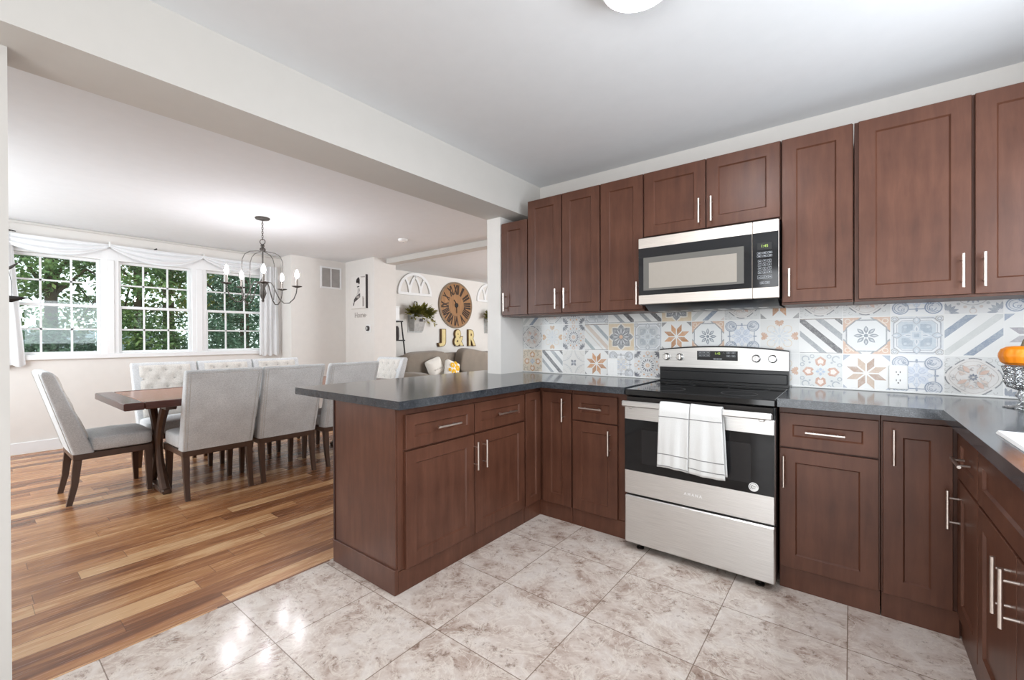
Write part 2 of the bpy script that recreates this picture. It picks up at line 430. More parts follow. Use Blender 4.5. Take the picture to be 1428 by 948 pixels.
ROT_Y = Matrix.Rotation(PI / 2, 4, 'X')                                   # lettering that faces -y
ROT_X = Matrix.Rotation(PI / 2, 4, 'Z') @ Matrix.Rotation(PI / 2, 4, 'X')  # lettering that faces +x

# ------------------------------------------------------------------ the room
CZ = 2.452
XW, XV, YB = -6.865, -6.53, 3.0
S(G().box(-2.232, 1.05, -2.05, 3.12, -.08, 0), 'floor', 'tile')
S(G().box(-7.0, -2.234, -1.25, 10.1, -.08, 0).box(-2.234, -1.95, 3.12, 10.1, -.08, 0), 'floor_wood', 'floor')
S(G().box(-2.04, 1.05, -2.05, 3.12, CZ, CZ + .1), 'ceiling', 'ceil')
S(G().box(-7.0, -2.36, -1.25, 4.15, CZ, CZ + .1), 'ceiling_dining', 'ceil')
S(G().box(-7.0, -1.95, 4.31, 10.1, CZ, CZ + .1), 'ceiling_living', 'ceil')
S(G().box(-2.04, 1.05, YB, 3.12, 0, CZ), 'wall_back', 'wall')
S(G().box(-2.356, -2.215, 2.69, 3.12, 0, 2.174).box(-2.215, -2.04, 3.0, 3.12, 0, 2.174), 'wall_stub', 'stubw')
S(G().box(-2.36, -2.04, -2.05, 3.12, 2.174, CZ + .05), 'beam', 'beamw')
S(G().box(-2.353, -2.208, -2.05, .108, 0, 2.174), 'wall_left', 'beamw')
# right wall with the window over the sink, rear wall with an opening added for the fill light (both behind the picture's edge)
S(G().box(.93, 1.05, -2.05, .94, 0, CZ).box(.93, 1.05, 2.26, 3.0, 0, CZ).box(.93, 1.05, .94, 2.26, 0, 1.1).box(.93, 1.05, .94, 2.26, 2.14, CZ), 'wall_right', 'wall')
S(G().box(-2.208, -1.05, -2.05, -1.95, 0, CZ).box(.75, .93, -2.05, -1.95, 0, CZ).box(-1.05, .75, -2.05, -1.95, 2.18, CZ), 'wall_rear', 'wall')
# dining room
oy0, oy1, oz0, oz1 = .24, 2.90, .985, 2.275
S(G().box(XW - .16, XW, -1.25, oy0, 0, CZ).box(XW - .16, XW, oy1, 3.05, 0, CZ).box(XW - .16, XW, oy0, oy1, 0, oz0).box(XW - .16, XW, oy0, oy1, oz1, CZ), 'wall_window', 'wall')
S(G().box(XW - .16, XV, 3.05, 3.93, 0, CZ), 'wall_vent', 'wall')
S(G().box(XW - .16, -5.74, 3.93, 4.33, 0, CZ), 'wall_picture', 'wall')
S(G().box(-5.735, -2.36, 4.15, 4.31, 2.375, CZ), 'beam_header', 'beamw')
S(G().box(-2.356, -2.24, 3.12, 4.31, 0, CZ), 'wall_passage', 'wall')
S(G().box(-7.0, -6.47, -1.25, -1.15, 0, CZ).box(-4.23, -2.353, -1.25, -1.15, 0, CZ).box(-6.47, -4.23, -1.25, -1.15, 0, .78).box(-6.47, -4.23, -1.25, -1.15, 2.22, CZ), 'wall_dining', 'wall')
# living room
S(G().box(-6.62, -6.5, 4.33, 10.1, 0, CZ), 'wall_living', 'wall')
S(G().box(-6.5, -1.95, 10.0, 10.1, 0, CZ), 'wall_far', 'wall')
S(G().box(-2.0, -1.9, 4.31, 5.75, 0, CZ).box(-2.0, -1.9, 8.25, 10.0, 0, CZ).box(-2.0, -1.9, 5.75, 8.25, 0, .68).box(-2.0, -1.9, 5.75, 8.25, 2.32, CZ).box(-2.24, -1.9, 4.21, 4.31, 0, CZ), 'wall_side', 'wall')
# trims
g = G(); g.box(XW, XW + .014, -1.15, 3.05, 0, .125, .004); S(g, 'baseboard_window', 'white')
S(G().box(XV, XV + .014, 3.05, 3.93, 0, .125, .004), 'baseboard_vent', 'white')
S(G().box(-6.5, -5.74, 3.916, 3.93, 0, .125, .004), 'baseboard_picture', 'white')
S(G().box(-6.5, -6.486, 4.34, 10, 0, .125, .004), 'baseboard_living', 'white')
S(G().box(XW, XW + .035, -1.15, 3.05, CZ - .03, CZ, .01), 'trim_1', 'beamw')
S(G().box(-2.238, -2.226, .108, 1.24, 0, .002, 0), 'trim_2', 'floor')

# windows of the dining room: one joined casing, three double-hung windows
g = G(); X0, X1 = XW - .10, XW + .012
g.box(X0, X1, oy0, .325, oz0, oz1, .004).box(X0, X1, 1.035, 1.19, oz0, oz1, .004).box(X0, X1, 1.915, 2.075, oz0, oz1, .004).box(X0, X1, 2.815, oy1, oz0, oz1, .004)
g.box(X0, X1 - .001, oy0, oy1, 2.135, oz1, .004).box(X0, XW + .03, oy0 - .02, oy1 + .02, oz0, 1.04, .006)
for yc in (1.112, 1.995): g.box(X1, X1 + .012, yc - .035, yc + .035, 1.04, 2.135, .004)
S(g, 'trim_3', 'white', 'white painted casing and sill around the three windows', 'window casing')
for i, (a, b) in enumerate(((.325, 1.035), (1.19, 1.915), (2.075, 2.815))):
    fr = G(); t = .030
    for (z0, z1, xo) in ((1.04, 1.60, -.045), (1.575, 2.135, -.075)):
        x0, x1 = XW + xo - .02, XW + xo + .02
        fr.box(x0, x1, a, a + t, z0, z1, .003).box(x0, x1, b - t, b, z0, z1, .003).box(x0, x1, a + t, b - t, z0, z0 + t, .003).box(x0, x1, a + t, b - t, z1 - t, z1, .003)
    w = S(fr, 'window_%d' % (i + 1), 'white', ('left white double-hung window beside the draped curtain', 'middle white double-hung window behind the table', 'right white double-hung window behind the chandelier')[i], 'window')
    mu = G()
    for (z0, z1, xo) in ((1.04, 1.60, -.045), (1.575, 2.135, -.075)):
        x0, x1 = XW + xo - .008, XW + xo + .008
        for k in (1, 2): yy = a + (b - a) * k / 3; mu.box(x0, x1, yy - .009, yy + .009, z0 + t, z1 - t)
        zz = (z0 + z1) / 2; mu.box(x0, x1, a + t, b - t, zz - .009, zz + .009)
    struct(mu.build('window_grid', 'white', w))
    pn = G().box(XW - .047, XW - .043, a + t, b - t, 1.07, 1.57); struct(pn.build('window_pane', 'pane', w))
    pn = G().box(XW - .077, XW - .073, a + t, b - t, 1.605, 2.105); struct(pn.build('window_pane', 'pane', w))

# ------------------------------------------------------------------ patchwork backsplash
YT = 2.986
def clip_sq(poly, h):
    for ax, sg in ((0, 1), (0, -1), (1, 1), (1, -1)):
        out = []
        for i in range(len(poly)):
            p, q = poly[i], poly[(i + 1) % len(poly)]
            dp, dq = h - sg * p[ax], h - sg * q[ax]
            if dp >= 0: out.append(p)
            if dp * dq < 0:
                t = dp / (dp - dq); out.append((p[0] + t * (q[0] - p[0]), p[1] + t * (q[1] - p[1])))
        poly = out
        if len(poly) < 3: return []
    return poly
class Tile:
    def __init__(s, g, cx, cz, size, zmax): s.g, s.cx, s.cz, s.s, s.l, s.zm, s.k = g, cx, cz, size, 0, zmax, 0
    def poly(s, pts, col, up=1):
        p = clip_sq(pts, .5)
        if len(p) < 3: return
        s.k += 1; d = YT - .0001 - .00001 * s.k
        lim = (s.zm - s.cz) / s.s
        q = []
        for i in range(len(p)):
            a, b = p[i], p[(i + 1) % len(p)]
            if a[1] <= lim: q.append(a)
            if (a[1] - lim) * (b[1] - lim) < 0:
                t = (lim - a[1]) / (b[1] - a[1]); q.append((a[0] + t * (b[0] - a[0]), lim))
        if len(q) < 3: return
        s.g.add([(s.cx + a * s.s, d, s.cz + b * s.s) for a, b in q], [tuple(range(len(q)))], 0, tuple(min(.88, q * 1.06) for q in lin(col)))
    def up(s): s.l += 1; return s
    def disc(s, x, y, r, col, n=20, ry=None):
        s.poly([(x + r * math.cos(2 * PI * k / n), y + (ry or r) * math.sin(2 * PI * k / n)) for k in range(n)], col)
    def ring(s, x, y, r, w, col, a0=0, a1=2 * PI, n=20, ry=None):
        ky = (ry or r) / r
        for k in range(n):
            t0, t1 = a0 + (a1 - a0) * k / n, a0 + (a1 - a0) * (k + 1) / n
            s.poly([(x + (r - w) * math.cos(t0), y + ky * (r - w) * math.sin(t0)), (x + r * math.cos(t0), y + ky * r * math.sin(t0)), (x + r * math.cos(t1), y + ky * r * math.sin(t1)), (x + (r - w) * math.cos(t1), y + ky * (r - w) * math.sin(t1))], col)
    def line(s, a, b, w, col):
        d = Vector((b[0] - a[0], b[1] - a[1])).normalized(); n = (-d.y * w / 2, d.x * w / 2)
        s.poly([(a[0] + n[0], a[1] + n[1]), (b[0] + n[0], b[1] + n[1]), (b[0] - n[0], b[1] - n[1]), (a[0] - n[0], a[1] - n[1])], col)
    def petal(s, th, r0, r1, w, col, x=0, y=0, n=5):
        c, k = math.cos(th), math.sin(th); pts = []
        for i in range(n + 1): t = i / n; pts.append((r0 + (r1 - r0) * t, w * math.sin(PI * t) * .5))
        for i in range(n - 1, 0, -1): t = i / n; pts.append((r0 + (r1 - r0) * t, -w * math.sin(PI * t) * .5))
        s.poly([(x + a * c - b * k, y + a * k + b * c) for a, b in pts], col)
    def rhomb(s, th, r0, rm, r1, w, col):
        c, k = math.cos(th), math.sin(th)
        s.poly([(a * c - b * k, a * k + b * c) for a, b in ((r0, 0), (rm, w), (r1, 0), (rm, -w))], col)
WH, PG, GY, BG, DK, OR, BE, BL = (219, 219, 217), (196, 198, 200), (152, 156, 160), (140, 152, 168), (92, 92, 95), (180, 132, 96), (214, 200, 180), (168, 182, 200)
def corner_tri(t, r, col):
    for sx in (-1, 1):
        for sy in (-1, 1): t.poly([(.5 * sx, .5 * sy), ((.5 - r) * sx, .5 * sy), (.5 * sx, (.5 - r) * sy)], col)
def p_star(t, c1, c2, cc):
    t.poly([(-.5, -.5), (.5, -.5), (.5, .5), (-.5, .5)], (224, 224, 222)); t.up(); corner_tri(t, .17, cc)
    for k in range(8): t.rhomb(PI / 8 + k * PI / 4, .05, .25, .46, .085, c1 if k % 2 else c2)
    t.up(); t.disc(0, 0, .035, (226, 226, 226))
def p_stripe(t, cols, d, edge):
    t.poly([(-.5, -.5), (.5, -.5), (.5, .5), (-.5, .5)], (224, 224, 222)); t.up()
    for o, w, c in cols:
        pts = [(-1.2, o - w / 2 + 1.2), (-1.2, o + w / 2 + 1.2), (1.2, o + w / 2 - 1.2), (1.2, o - w / 2 - 1.2)]
        t.poly([(d * a, b) for a, b in pts], c)
    t.up()
    if edge: t.line((-.5, .49), (.5, .49), .03, (130, 120, 112)); t.line((-.5, -.49), (.5, -.49), .02, (150, 150, 150))
def p_oct(t, c):
    t.poly([(-.5, -.5), (.5, -.5), (.5, .5), (-.5, .5)], (220, 220, 220)); t.up(); corner_tri(t, .38, c)
    t.up()
    for sx in (-1, 1):
        for sy in (-1, 1):
            t.line((.5 * sx, .10 * sy), (.10 * sx, .5 * sy), .035, GY); t.ring(.40 * sx, .40 * sy, .07, .02, (226, 214, 202), n=8); t.line((.44 * sx, .26 * sy), (.26 * sx, .44 * sy), .02, (226, 214, 202))
    t.up(); r = .44; a = .22
    t.poly([(-r, -a), (-a, -r), (a, -r), (r, -a), (r, a), (a, r), (-a, r), (-r, a)], (150, 154, 158)); t.up(); r = .41; a = .21
    t.poly([(-r, -a), (-a, -r), (a, -r), (r, -a), (r, a), (a, r), (-a, r), (-r, a)], (224, 226, 226)); t.up()
    for k in range(8): t.petal(k * PI / 4, .06, .27, .10, (136, 144, 152))
    t.up(); t.disc(0, 0, .05, (136, 144, 152), 10)
    for k in range(8): t.petal(k * PI / 4, .12, .24, .04, (196, 200, 204))
def p_medal(t, w):
    t.poly([(-.5, -.5), (.5, -.5), (.5, .5), (-.5, .5)], (210, 211, 210))
    rr = random.Random(5)
    for k in range(34):
        x, y = rr.uniform(-.47, .47), rr.uniform(-.47, .47)
        if x * x + y * y > .21: a0 = rr.uniform(0, 6); t.ring(x, y, rr.uniform(.03, .06), .012, (176, 176, 174), a0, a0 + 4.2, 7)
    pts = [(.47 * math.cos(q) * (1 + .05 * math.cos(4 * q)), .44 * math.sin(q) * (1 + .05 * math.cos(4 * q))) for q in [2 * PI * k / 40 for k in range(40)]]
    for i in range(39): t.poly([(0, 0), pts[i], pts[i + 1]], (214, 211, 208))
    t.poly([(0, 0), pts[39], pts[0]], (214, 211, 208))
    for i in range(40):
        if i % 4 != 3: t.line(pts[i], pts[(i + 1) % 40], .026, (128, 130, 134))
    for q_, c_ in ((.86, (182, 176, 172)), (.62, (196, 182, 174))):
        for i in range(0, 40): t.line([q_ * v for v in pts[i]], [q_ * v for v in pts[(i + 1) % 40]], .010, c_)
    for k in range(26):
        q = k * 2.4; r_ = .14 + .25 * ((k * 7) % 10) / 10; a0 = rr.uniform(0, 6)
        t.ring(r_ * math.cos(q), .92 * r_ * math.sin(q), .04, .012, (172, 168, 168) if k % 3 else w, a0, a0 + 4.4, 7)
    for k in range(4):
        th = PI / 4 + k * PI / 2
        t.petal(th - .22, .12, .33, .09, w); t.petal(th + .28, .14, .30, .06, (208, 194, 184)); t.petal(th + .05, .20, .36, .04, (190, 184, 178))
    for k in range(8): t.petal(k * PI / 4, .02, .09, .04, (126, 132, 144))
def p_frame(t, c1, c2):
    t.poly([(-.5, -.5), (.5, -.5), (.5, .5), (-.5, .5)], (210, 213, 216))
    r, a = .45, .13
    o = [(-r, -r + a), (-r + a, -r), (r - a, -r), (r, -r + a), (r, r - a), (r - a, r), (-r + a, r), (-r, r - a)]
    for k_, w, c in ((1, .024, (158, 162, 170)), (.92, .014, (228, 229, 230)), (.87, .012, (166, 170, 178))):
        for i in range(8): t.line([k_ * q for q in o[i]], [k_ * q for q in o[(i + 1) % 8]], w, c)
    for sx in (-1, 1):
        for sy in (-1, 1): t.ring(.43 * sx, .43 * sy, .085, .022, (166, 164, 162), n=10); t.ring(.43 * sx, .43 * sy, .045, .014, (150, 152, 158), n=8)
    t.poly([(-.36, -.30), (-.30, -.36), (.30, -.36), (.36, -.30), (.36, .30), (.30, .36), (-.30, .36), (-.36, .30)], c1)
    for k in range(4):
        th = k * PI / 2; t.petal(th, .28, .49, .16, (160, 164, 172)); t.petal(th, .30, .47, .12, c1); t.petal(th, .36, .45, .05, (212, 214, 218))
    L = (.27, .27, .12)
    for sx in (-1, 1):
        for sy in (-1, 1): t.poly([(.07 * sx, .29 * sy), (.20 * sx, .29 * sy), (.27 * sx, .27 * sy), (.29 * sx, .20 * sy), (.29 * sx, .07 * sy), (.16 * sx, .07 * sy), (.07 * sx, .16 * sy)], c2); t.disc(.22 * sx, .22 * sy, .035, c1, 10)
    for k in range(4): t.petal(k * PI / 2, .06, .27, .09, (208, 212, 216)); t.petal(k * PI / 2, .10, .22, .035, c2)
    t.poly([(-.12, -.12), (.12, -.12), (.12, .12), (-.12, .12)], (200, 206, 210)); t.poly([(-.085, -.085), (.085, -.085), (.085, .085), (-.085, .085)], c1); t.poly([(-.05, -.05), (.05, -.05), (.05, .05), (-.05, .05)], c2)
def p_scroll(t, c, cm):
    t.poly([(-.5, -.5), (.5, -.5), (.5, .5), (-.5, .5)], (224, 225, 226))
    for k in range(8): t.petal(k * PI / 4, .02, .34, .17, cm)
    for k in range(4): t.petal(k * PI / 2, .03, .40, .11, (216, 219, 224)); t.petal(k * PI / 2, .06, .34, .05, cm)
    for k in range(4):
        th = PI / 4 + k * PI / 2; t.ring(.15 * math.cos(th), .15 * math.sin(th), .075, .018, (182, 190, 204), .4 + th, 5.2 + th, 9); t.petal(th, .08, .24, .05, (190, 198, 212))
        t.ring(.25 * math.cos(th + PI / 4), .25 * math.sin(th + PI / 4), .05, .014, (186, 194, 206), n=8)
    t.disc(0, 0, .05, (188, 196, 210), 10)
    for sx in (-1, 1):
        for sy in (-1, 1):
            t.disc(.315 * sx, .315 * sy, .165, (205, 208, 213), 16)
            t.ring(.315 * sx, .315 * sy, .17, .026, c, n=18); t.ring(.315 * sx, .315 * sy, .125, .014, c, .3, 5.6, 12)
            t.ring(.30 * sx, .33 * sy, .075, .018, c, 1.4, 6.4, 9); t.ring(.27 * sx, .36 * sy, .035, .016, c, n=7)
            for j in range(3): t.petal(PI * .25 * (j + .5) + sx * .3, .02, .10, .035, c, .26 * sx, .26 * sy)
    for k in range(4):
        th = k * PI / 2; cx, cy = .35 * math.cos(th), .35 * math.sin(th); dx, dy = -math.sin(th) * .15, math.cos(th) * .15
        t.line((cx - dx, cy - dy), (cx + dx, cy + dy), .022, c); t.disc(cx, cy, .03, c, 8); t.petal(th, .36, .42, .05, c)
def p_gold(t, c):
    t.poly([(-.5, -.5), (.5, -.5), (.5, .5), (-.5, .5)], (218, 218, 216)); t.up()
    for k in range(4):
        th = k * PI / 2; cx, cy = .47 * math.cos(th), .47 * math.sin(th)
        for j in range(-3, 4): t.petal(th + PI + j * .42, .02, .19 - .02 * abs(j), .07, c, cx, cy)
        t.ring(.30 * math.cos(th + PI / 4), .30 * math.sin(th + PI / 4), .12, .02, BE, n=10)
    for k in range(12): t.petal(k * PI / 6, .05, .30, .06, (206, 209, 212))
    t.up(); t.disc(0, 0, .05, (198, 204, 210), 10)
def p_rosette(t, c, o):
    t.poly([(-.5, -.5), (.5, -.5), (.5, .5), (-.5, .5)], (212, 212, 212)); t.up()
    for sx in (-1, 1):
        for sy in (-1, 1):
            for j in range(5): t.petal(math.atan2(-sy, -sx) + (j - 2) * .42, .05, .24, .07, c, .47 * sx, .47 * sy)
    for k in range(16):
        th = k * PI / 8; t.petal(th, .13, .25, .045, c)
        t.disc(.36 * math.cos(th), .36 * math.sin(th), .035, o if k % 2 else (170, 172, 176), 8)
        if k % 4 == 0: t.ring(.44 * math.cos(th), .44 * math.sin(th), .07, .018, o, n=8)
    t.ring(0, 0, .30, .014, (170, 170, 170), n=24)
    t.up(); t.disc(0, 0, .09, (212, 202, 194), 12)
    for k in range(8): t.petal(k * PI / 4, .02, .08, .03, o)
def p_darkstar(t, c, b):
    t.poly([(-.5, -.5), (.5, -.5), (.5, .5), (-.5, .5)], b); t.up()
    for k in range(8): t.petal(k * PI / 4, .05, .52, .40, (222, 216, 206))
    t.up()
    for k in range(8): t.petal(k * PI / 4, .02, .48, .30, c)
    t.disc(0, 0, .30, c); t.up()
    for k in range(12): t.petal(k * PI / 6, .09, .34, .045, (204, 206, 208))
    for k in range(12): t.ring(.33 * math.cos((k + .5) * PI / 6), .33 * math.sin((k + .5) * PI / 6), .04, .012, (190, 194, 198), n=6)
    t.up(); t.disc(0, 0, .075, (214, 178, 150), 10)
def p_heart(t, o, b, gcol):
    t.poly([(-.5, -.5), (.5, -.5), (.5, .5), (-.5, .5)], b); t.up()
    for sx in (-1, 1):
        for sy in (-1, 1):
            t.ring(.36 * sx, .36 * sy, .10, .032, gcol, .4 * sx, 4.6, 10); t.ring(.20 * sx, .44 * sy, .06, .024, gcol, n=8); t.ring(.44 * sx, .20 * sy, .06, .024, gcol, n=8); t.disc(.26 * sx, .26 * sy, .03, gcol, 6)
    t.up()
    for k in range(4):
        th = k * PI / 2; c, s_ = math.cos(th), math.sin(th); T = lambda a, d: (a * c - d * s_, a * s_ + d * c)
        t.poly([T(.44, 0), T(.34, .13), T(.20, .11), T(.16, .05), T(.22, 0), T(.16, -.05), T(.20, -.11), T(.34, -.13)], o)
    t.up()
    for k in range(4):
        th = k * PI / 2; c, s_ = math.cos(th), math.sin(th); T = lambda a, d: (a * c - d * s_, a * s_ + d * c)
        t.poly([T(.38, 0), T(.31, .075), T(.23, .055), T(.24, 0), T(.23, -.055), T(.31, -.075)], (226, 214, 206))
        t.petal(th, .02, .12, .07, BL); t.petal(th + PI / 4, .02, .12, .05, PG)
def p_pale(t):
    t.poly([(-.5, -.5), (.5, -.5), (.5, .5), (-.5, .5)], (214, 212, 208)); t.up()
    for sx in (-1, 1):
        for sy in (-1, 1):
            t.ring(.5 * sx, .5 * sy, .45, .025, (186, 186, 186), n=24); t.ring(.5 * sx, .5 * sy, .22, .02, (198, 196, 190), n=14)
            for k in range(4): t.ring((.34 - .07 * k) * sx, (.12 + .07 * k) * sy, .03, .012, (184, 186, 188), n=6)
    t.up()
    for k in range(4): t.petal(PI / 4 + k * PI / 2, .01, .16, .10, (120, 122, 130)); t.petal(k * PI / 2, .02, .10, .06, (170, 172, 178))
K1 = [(.0, .20, DK), (.45, .20, GY), (-.42, .17, GY), (.86, .12, DK)]
K2 = [(.42, .17, (156, 164, 170)), (-.60, .17, (160, 170, 172)), (.05, .20, (206, 192, 180)), (-.2, .06, (206, 200, 192))]
K3 = [(.52, .20, BG), (.02, .20, (200, 202, 200)), (-.42, .18, BG), (-.95, .12, (208, 200, 196))]
P_ = {
 'M': lambda t: p_medal(t, (206, 178, 164)), 'm': lambda t: p_medal(t, (190, 176, 166)), 'G': lambda t: p_gold(t, (196, 158, 116)), 'g': lambda t: p_gold(t, (196, 160, 136)),
 'R': lambda t: p_rosette(t, (108, 110, 118), (206, 166, 130)), 'r': lambda t: p_rosette(t, (146, 152, 162), (196, 186, 180)), 'S': lambda t: p_stripe(t, K2, 1, True),
 'D': lambda t: p_darkstar(t, (136, 138, 142), (212, 194, 166)), 'F': lambda t: p_frame(t, (192, 196, 198), (168, 174, 180)), 'f': lambda t: p_frame(t, (186, 196, 204), (160, 172, 184)),
 'O': lambda t: p_star(t, (178, 132, 96), (198, 150, 112), (150, 150, 150)), 'o': lambda t: p_star(t, (170, 146, 130), (190, 168, 150), (164, 172, 184)), 'q': lambda t: p_star(t, (152, 146, 152), (170, 166, 170), (140, 152, 172)),
 'C': lambda t: p_oct(t, (206, 174, 152)), 'B': lambda t: p_scroll(t, (146, 156, 172), (204, 211, 222)), 'b': lambda t: p_scroll(t, (128, 142, 164), (196, 206, 220)), 'W': lambda t: p_scroll(t, (160, 162, 164), (212, 208, 200)),
 'K': lambda t: p_stripe(t, K1, 1, True), 'T': lambda t: p_stripe(t, K3, -1, False), 'H': lambda t: p_heart(t, (190, 150, 130), (208, 210, 208), (166, 172, 178)), 'h': lambda t: p_heart(t, (196, 156, 120), (214, 202, 184), (176, 166, 150)),
 'P': p_pale}
ROWS = ('hKPOWR' + 'FBCg' + 'HoBMr', 'MGRSDFOCBgKCfTq', 'TMRFKKDTMOmMbrb')
g = G(); TS = .198; X0T = -2.213
g.box(X0T, .928, YT, YB, .905, 1.375)
g.c = [lin((232, 232, 230))] * len(g.f)
for r in range(3):
    z0 = .907 + r * .2007
    for k in range(15):
        T = Tile(g, X0T + TS * (k + .5), z0 + .10, .1945, 1.374); P_[ROWS[r][k]](T)
    for k in (15,):
        T = Tile(g, X0T + TS * (k + .5), z0 + .10, .1945, 1.374); P_['FMR'[r]](T)
S(g, 'wall_back_tiles', 'tilepaint', 'patchwork patterned backsplash tiles behind the worktop', 'backsplash', smooth=0, recalc=False)
S(G().box(-2.2125, -1.03, 2.976, YT - .003, .9145, .9245, .002).box(-.272, .928, 2.976, YT - .003, .9145, .9245, .002), 'trim_4', 'caulk')

# ------------------------------------------------------------------ cabinets
def shaker(w, h, t=.019, fr=.062, rec=.008, bev=.006):
    fr = min(fr, w * .30, h * .32)
    g = G(); e = .0015
    R = lambda i, y: [(i, y, i), (w - i, y, i), (w - i, y, h - i), (i, y, h - i)]
    vs = R(0, 0) + R(0, -t + e) + R(e, -t) + R(fr, -t) + R(fr + bev, -t + rec)
    fs = [(0, 1, 2, 3), (16, 17, 18, 19)]
    for L in range(4):
        for k in range(4): a, b = L * 4 + k, L * 4 + (k + 1) % 4; fs.append((a, b, b + 4, a + 4))
    return g.add(vs, fs)
def bar_handle(parent, kind, a, b, c):
    """kind v: at x=c from z=a to z=b; kind h: at z=c from x=a to x=b; on the front (y=-.019) of the parent's cabinet space."""
    g = G(); yo = -.019 - .032; r = .0058
    P = (lambda s, y: (c, y, s)) if kind == 'v' else (lambda s, y: (s, y, c))
    g.tube([P(a, yo), P(b, yo)], r, 12)
    for s_ in (a + (b - a) * .19, b - (b - a) * .19): g.tube([P(s_, -.0188), P(s_, yo)], .0042, 8)
    o = g.build('handle', 'steelh', parent); o.location = -parent.location; return o
def front(par, kind, x0, x1, z0, z1, handle=None, fr=.062, name=None):
    o = shaker(x1 - x0, z1 - z0, fr=fr).build(name or kind, 'cab', par, loc=(x0, 0, z0))
    if handle: bar_handle(o, *handle)
    return o
def cabinet(name, label, cat, loc, rz, w, d, z0, z1, fronts, toe=False, group=None):
    t = thing(name, label, cat, (loc[0], loc[1], 0), rz, group)
    G().box(0, w, 0.0003, d, z0, z1, .001).build('cabinet_body', 'cab', t)
    if toe: G().box(0.001, w - .001, -.004, .012, .0, z0 - .0005, .001).box(.02, w - .02, .02, d - .02, 0, z0 - .001).build('toe_board', 'cab', t)
    for f in fronts: front(t, *f)
    return t
GU, GB = 'dark wood wall cabinets', 'dark wood base cabinets'
UY, UB, UT = 2.70, 1.372, 2.242
def upper(x0, x1, z0, z1, fronts, label, d=.297):
    return cabinet('wall_cabinet', label, 'cabinet', (x0, UY), 0, x1 - x0, d, z0, z1, fronts, False, GU)
def ud(w, z0, z1, hs, a=0, b=None): return ('door', a + .004, (b or w) - .004, z0 + .012, z1 - .004, hs)
HZ = (1.412, 1.556)
upper(-2.203, -1.944, UB, 2.115, [ud(.259, UB, 2.115, ('v', *HZ, .047))], 'short narrow dark brown wall cabinet tucked under the ceiling beam')
upper(-1.942, -1.338, UB, UT, [ud(.604, UB, UT, ('v', *HZ, .263), 0, .302), ud(.604, UB, UT, ('v', *HZ, .337), .302, .604)], 'double-door dark brown wall cabinet right of the short one')
upper(-1.336, -1.036, UB, UT, [ud(.30, UB, UT, ('v', *HZ, .267))], 'narrow single-door dark brown wall cabinet left of the microwave')
upper(-1.034, -.291, 1.826, UT, [ud(.743, 1.826, UT, ('v', 1.866, 2.008, .338), 0, .3715), ud(.743, 1.826, UT, ('v', 1.866, 2.008, .405), .3715, .743)], 'low two-door dark brown wall cabinet directly above the microwave')
upper(-.289, .010, UB, UT, [ud(.299, UB, UT, ('v', *HZ, .037))], 'narrow single-door dark brown wall cabinet right of the microwave')
upper(.014, .812, UB, UT, [ud(.798, UB, UT, ('v', *HZ, .366), .012, .398), ud(.798, UB, UT, ('v', *HZ, .430), .402, .79)], 'wide double-door dark brown wall cabinet at the right end of the row')

BZ0, BZ1 = .105, .873
# peninsula: faces +x
pen = cabinet('base_cabinet', 'dark brown peninsula cabinet with two drawers above two doors', 'cabinet', (-1.675, 1.268), PI / 2, .992, .525, BZ0, BZ1, [
    ('drawer', .036, .508, .674, .838, ('h', .212, .375, .755), .055), ('drawer', .514, .980, .674, .838, ('h', .693, .860, .753), .055),
    ('door', .036, .508, .108, .664, ('v', .472, .627, .508 - .002)), ('door', .514, .980, .108, .664, ('v', .472, .627, .580))], True, GB)
for ch in pen.children:
    pass
G().box(-.010, 0, .004, .530, .108, BZ1, .001).build('end_panel', 'cab', pen)
G().box(-.020, .001, -.004, .532, 0, .118, .002).build('skirting_board', 'cab', pen)
G().box(-.016, .992, .5255, .537, 0, BZ1, .001).build('back_panel', 'cabdark', pen)
# left corner unit
t = thing('base_cabinet', 'dark brown corner cabinet joining the peninsula to the back run', 'cabinet', (-1.675, 2.45, 0), 0, GB)
g = G().box(-.525, .256, .0003, .52, BZ0, BZ1, .001).box(-.525, -.0003, -.186, .0, BZ0, BZ1, .001); g.build('cabinet_body', 'cab', t)
G().box(.0, .256, -.004, .012, 0, BZ0 - .0005, .001).box(-.012, .004, -.186, -.004, 0, BZ0 - .0005, .001).box(-.5, .25, .02, .5, 0, BZ0 - .001).build('toe_board', 'cab', t)
front(t, 'door', .036, .254, .108, .843, ('v', .660, .810, .203), .068)
o = shaker(.168, .735, fr=.062).build('door', 'cab', t, loc=(0, -.186, .108), rot=(0, 0, PI / 2))
cabinet('base_cabinet', 'narrow dark brown base cabinet directly left of the range', 'cabinet', (-1.417, 2.45), 0, .385, .52, BZ0, BZ1, [
    ('drawer', .009, .315, .680, .842, ('h', .070, .225, .762), .055), ('door', .009, .315, .108, .672, ('v', .492, .640, .268))], True, GB)
cabinet('base_cabinet', 'dark brown drawer-and-door base cabinet directly right of the range', 'cabinet', (-.273, 2.45), 0, .373, .52, BZ0, BZ1, [
    ('drawer', .004, .367, .680, .840, ('h', .107, .253, .760), .055), ('door', .004, .367, .108, .672, ('v', .492, .640, .022))], True, GB)
# right corner unit
t = thing('base_cabinet', 'dark brown corner cabinet where the right-hand worktop turns', 'cabinet', (.102, 2.45, 0), 0, GB)
G().box(0, .80, .0003, .52, BZ0, BZ1, .001).build('cabinet_body', 'cab', t)
G().box(.001, .238, -.004, .012, 0, BZ0 - .0005, .001).box(.02, .78, .02, .5, 0, BZ0 - .001).build('toe_board', 'cab', t)
front(t, 'door', .006, .218, .108, .842, ('v', .664, .813, .040), .068)
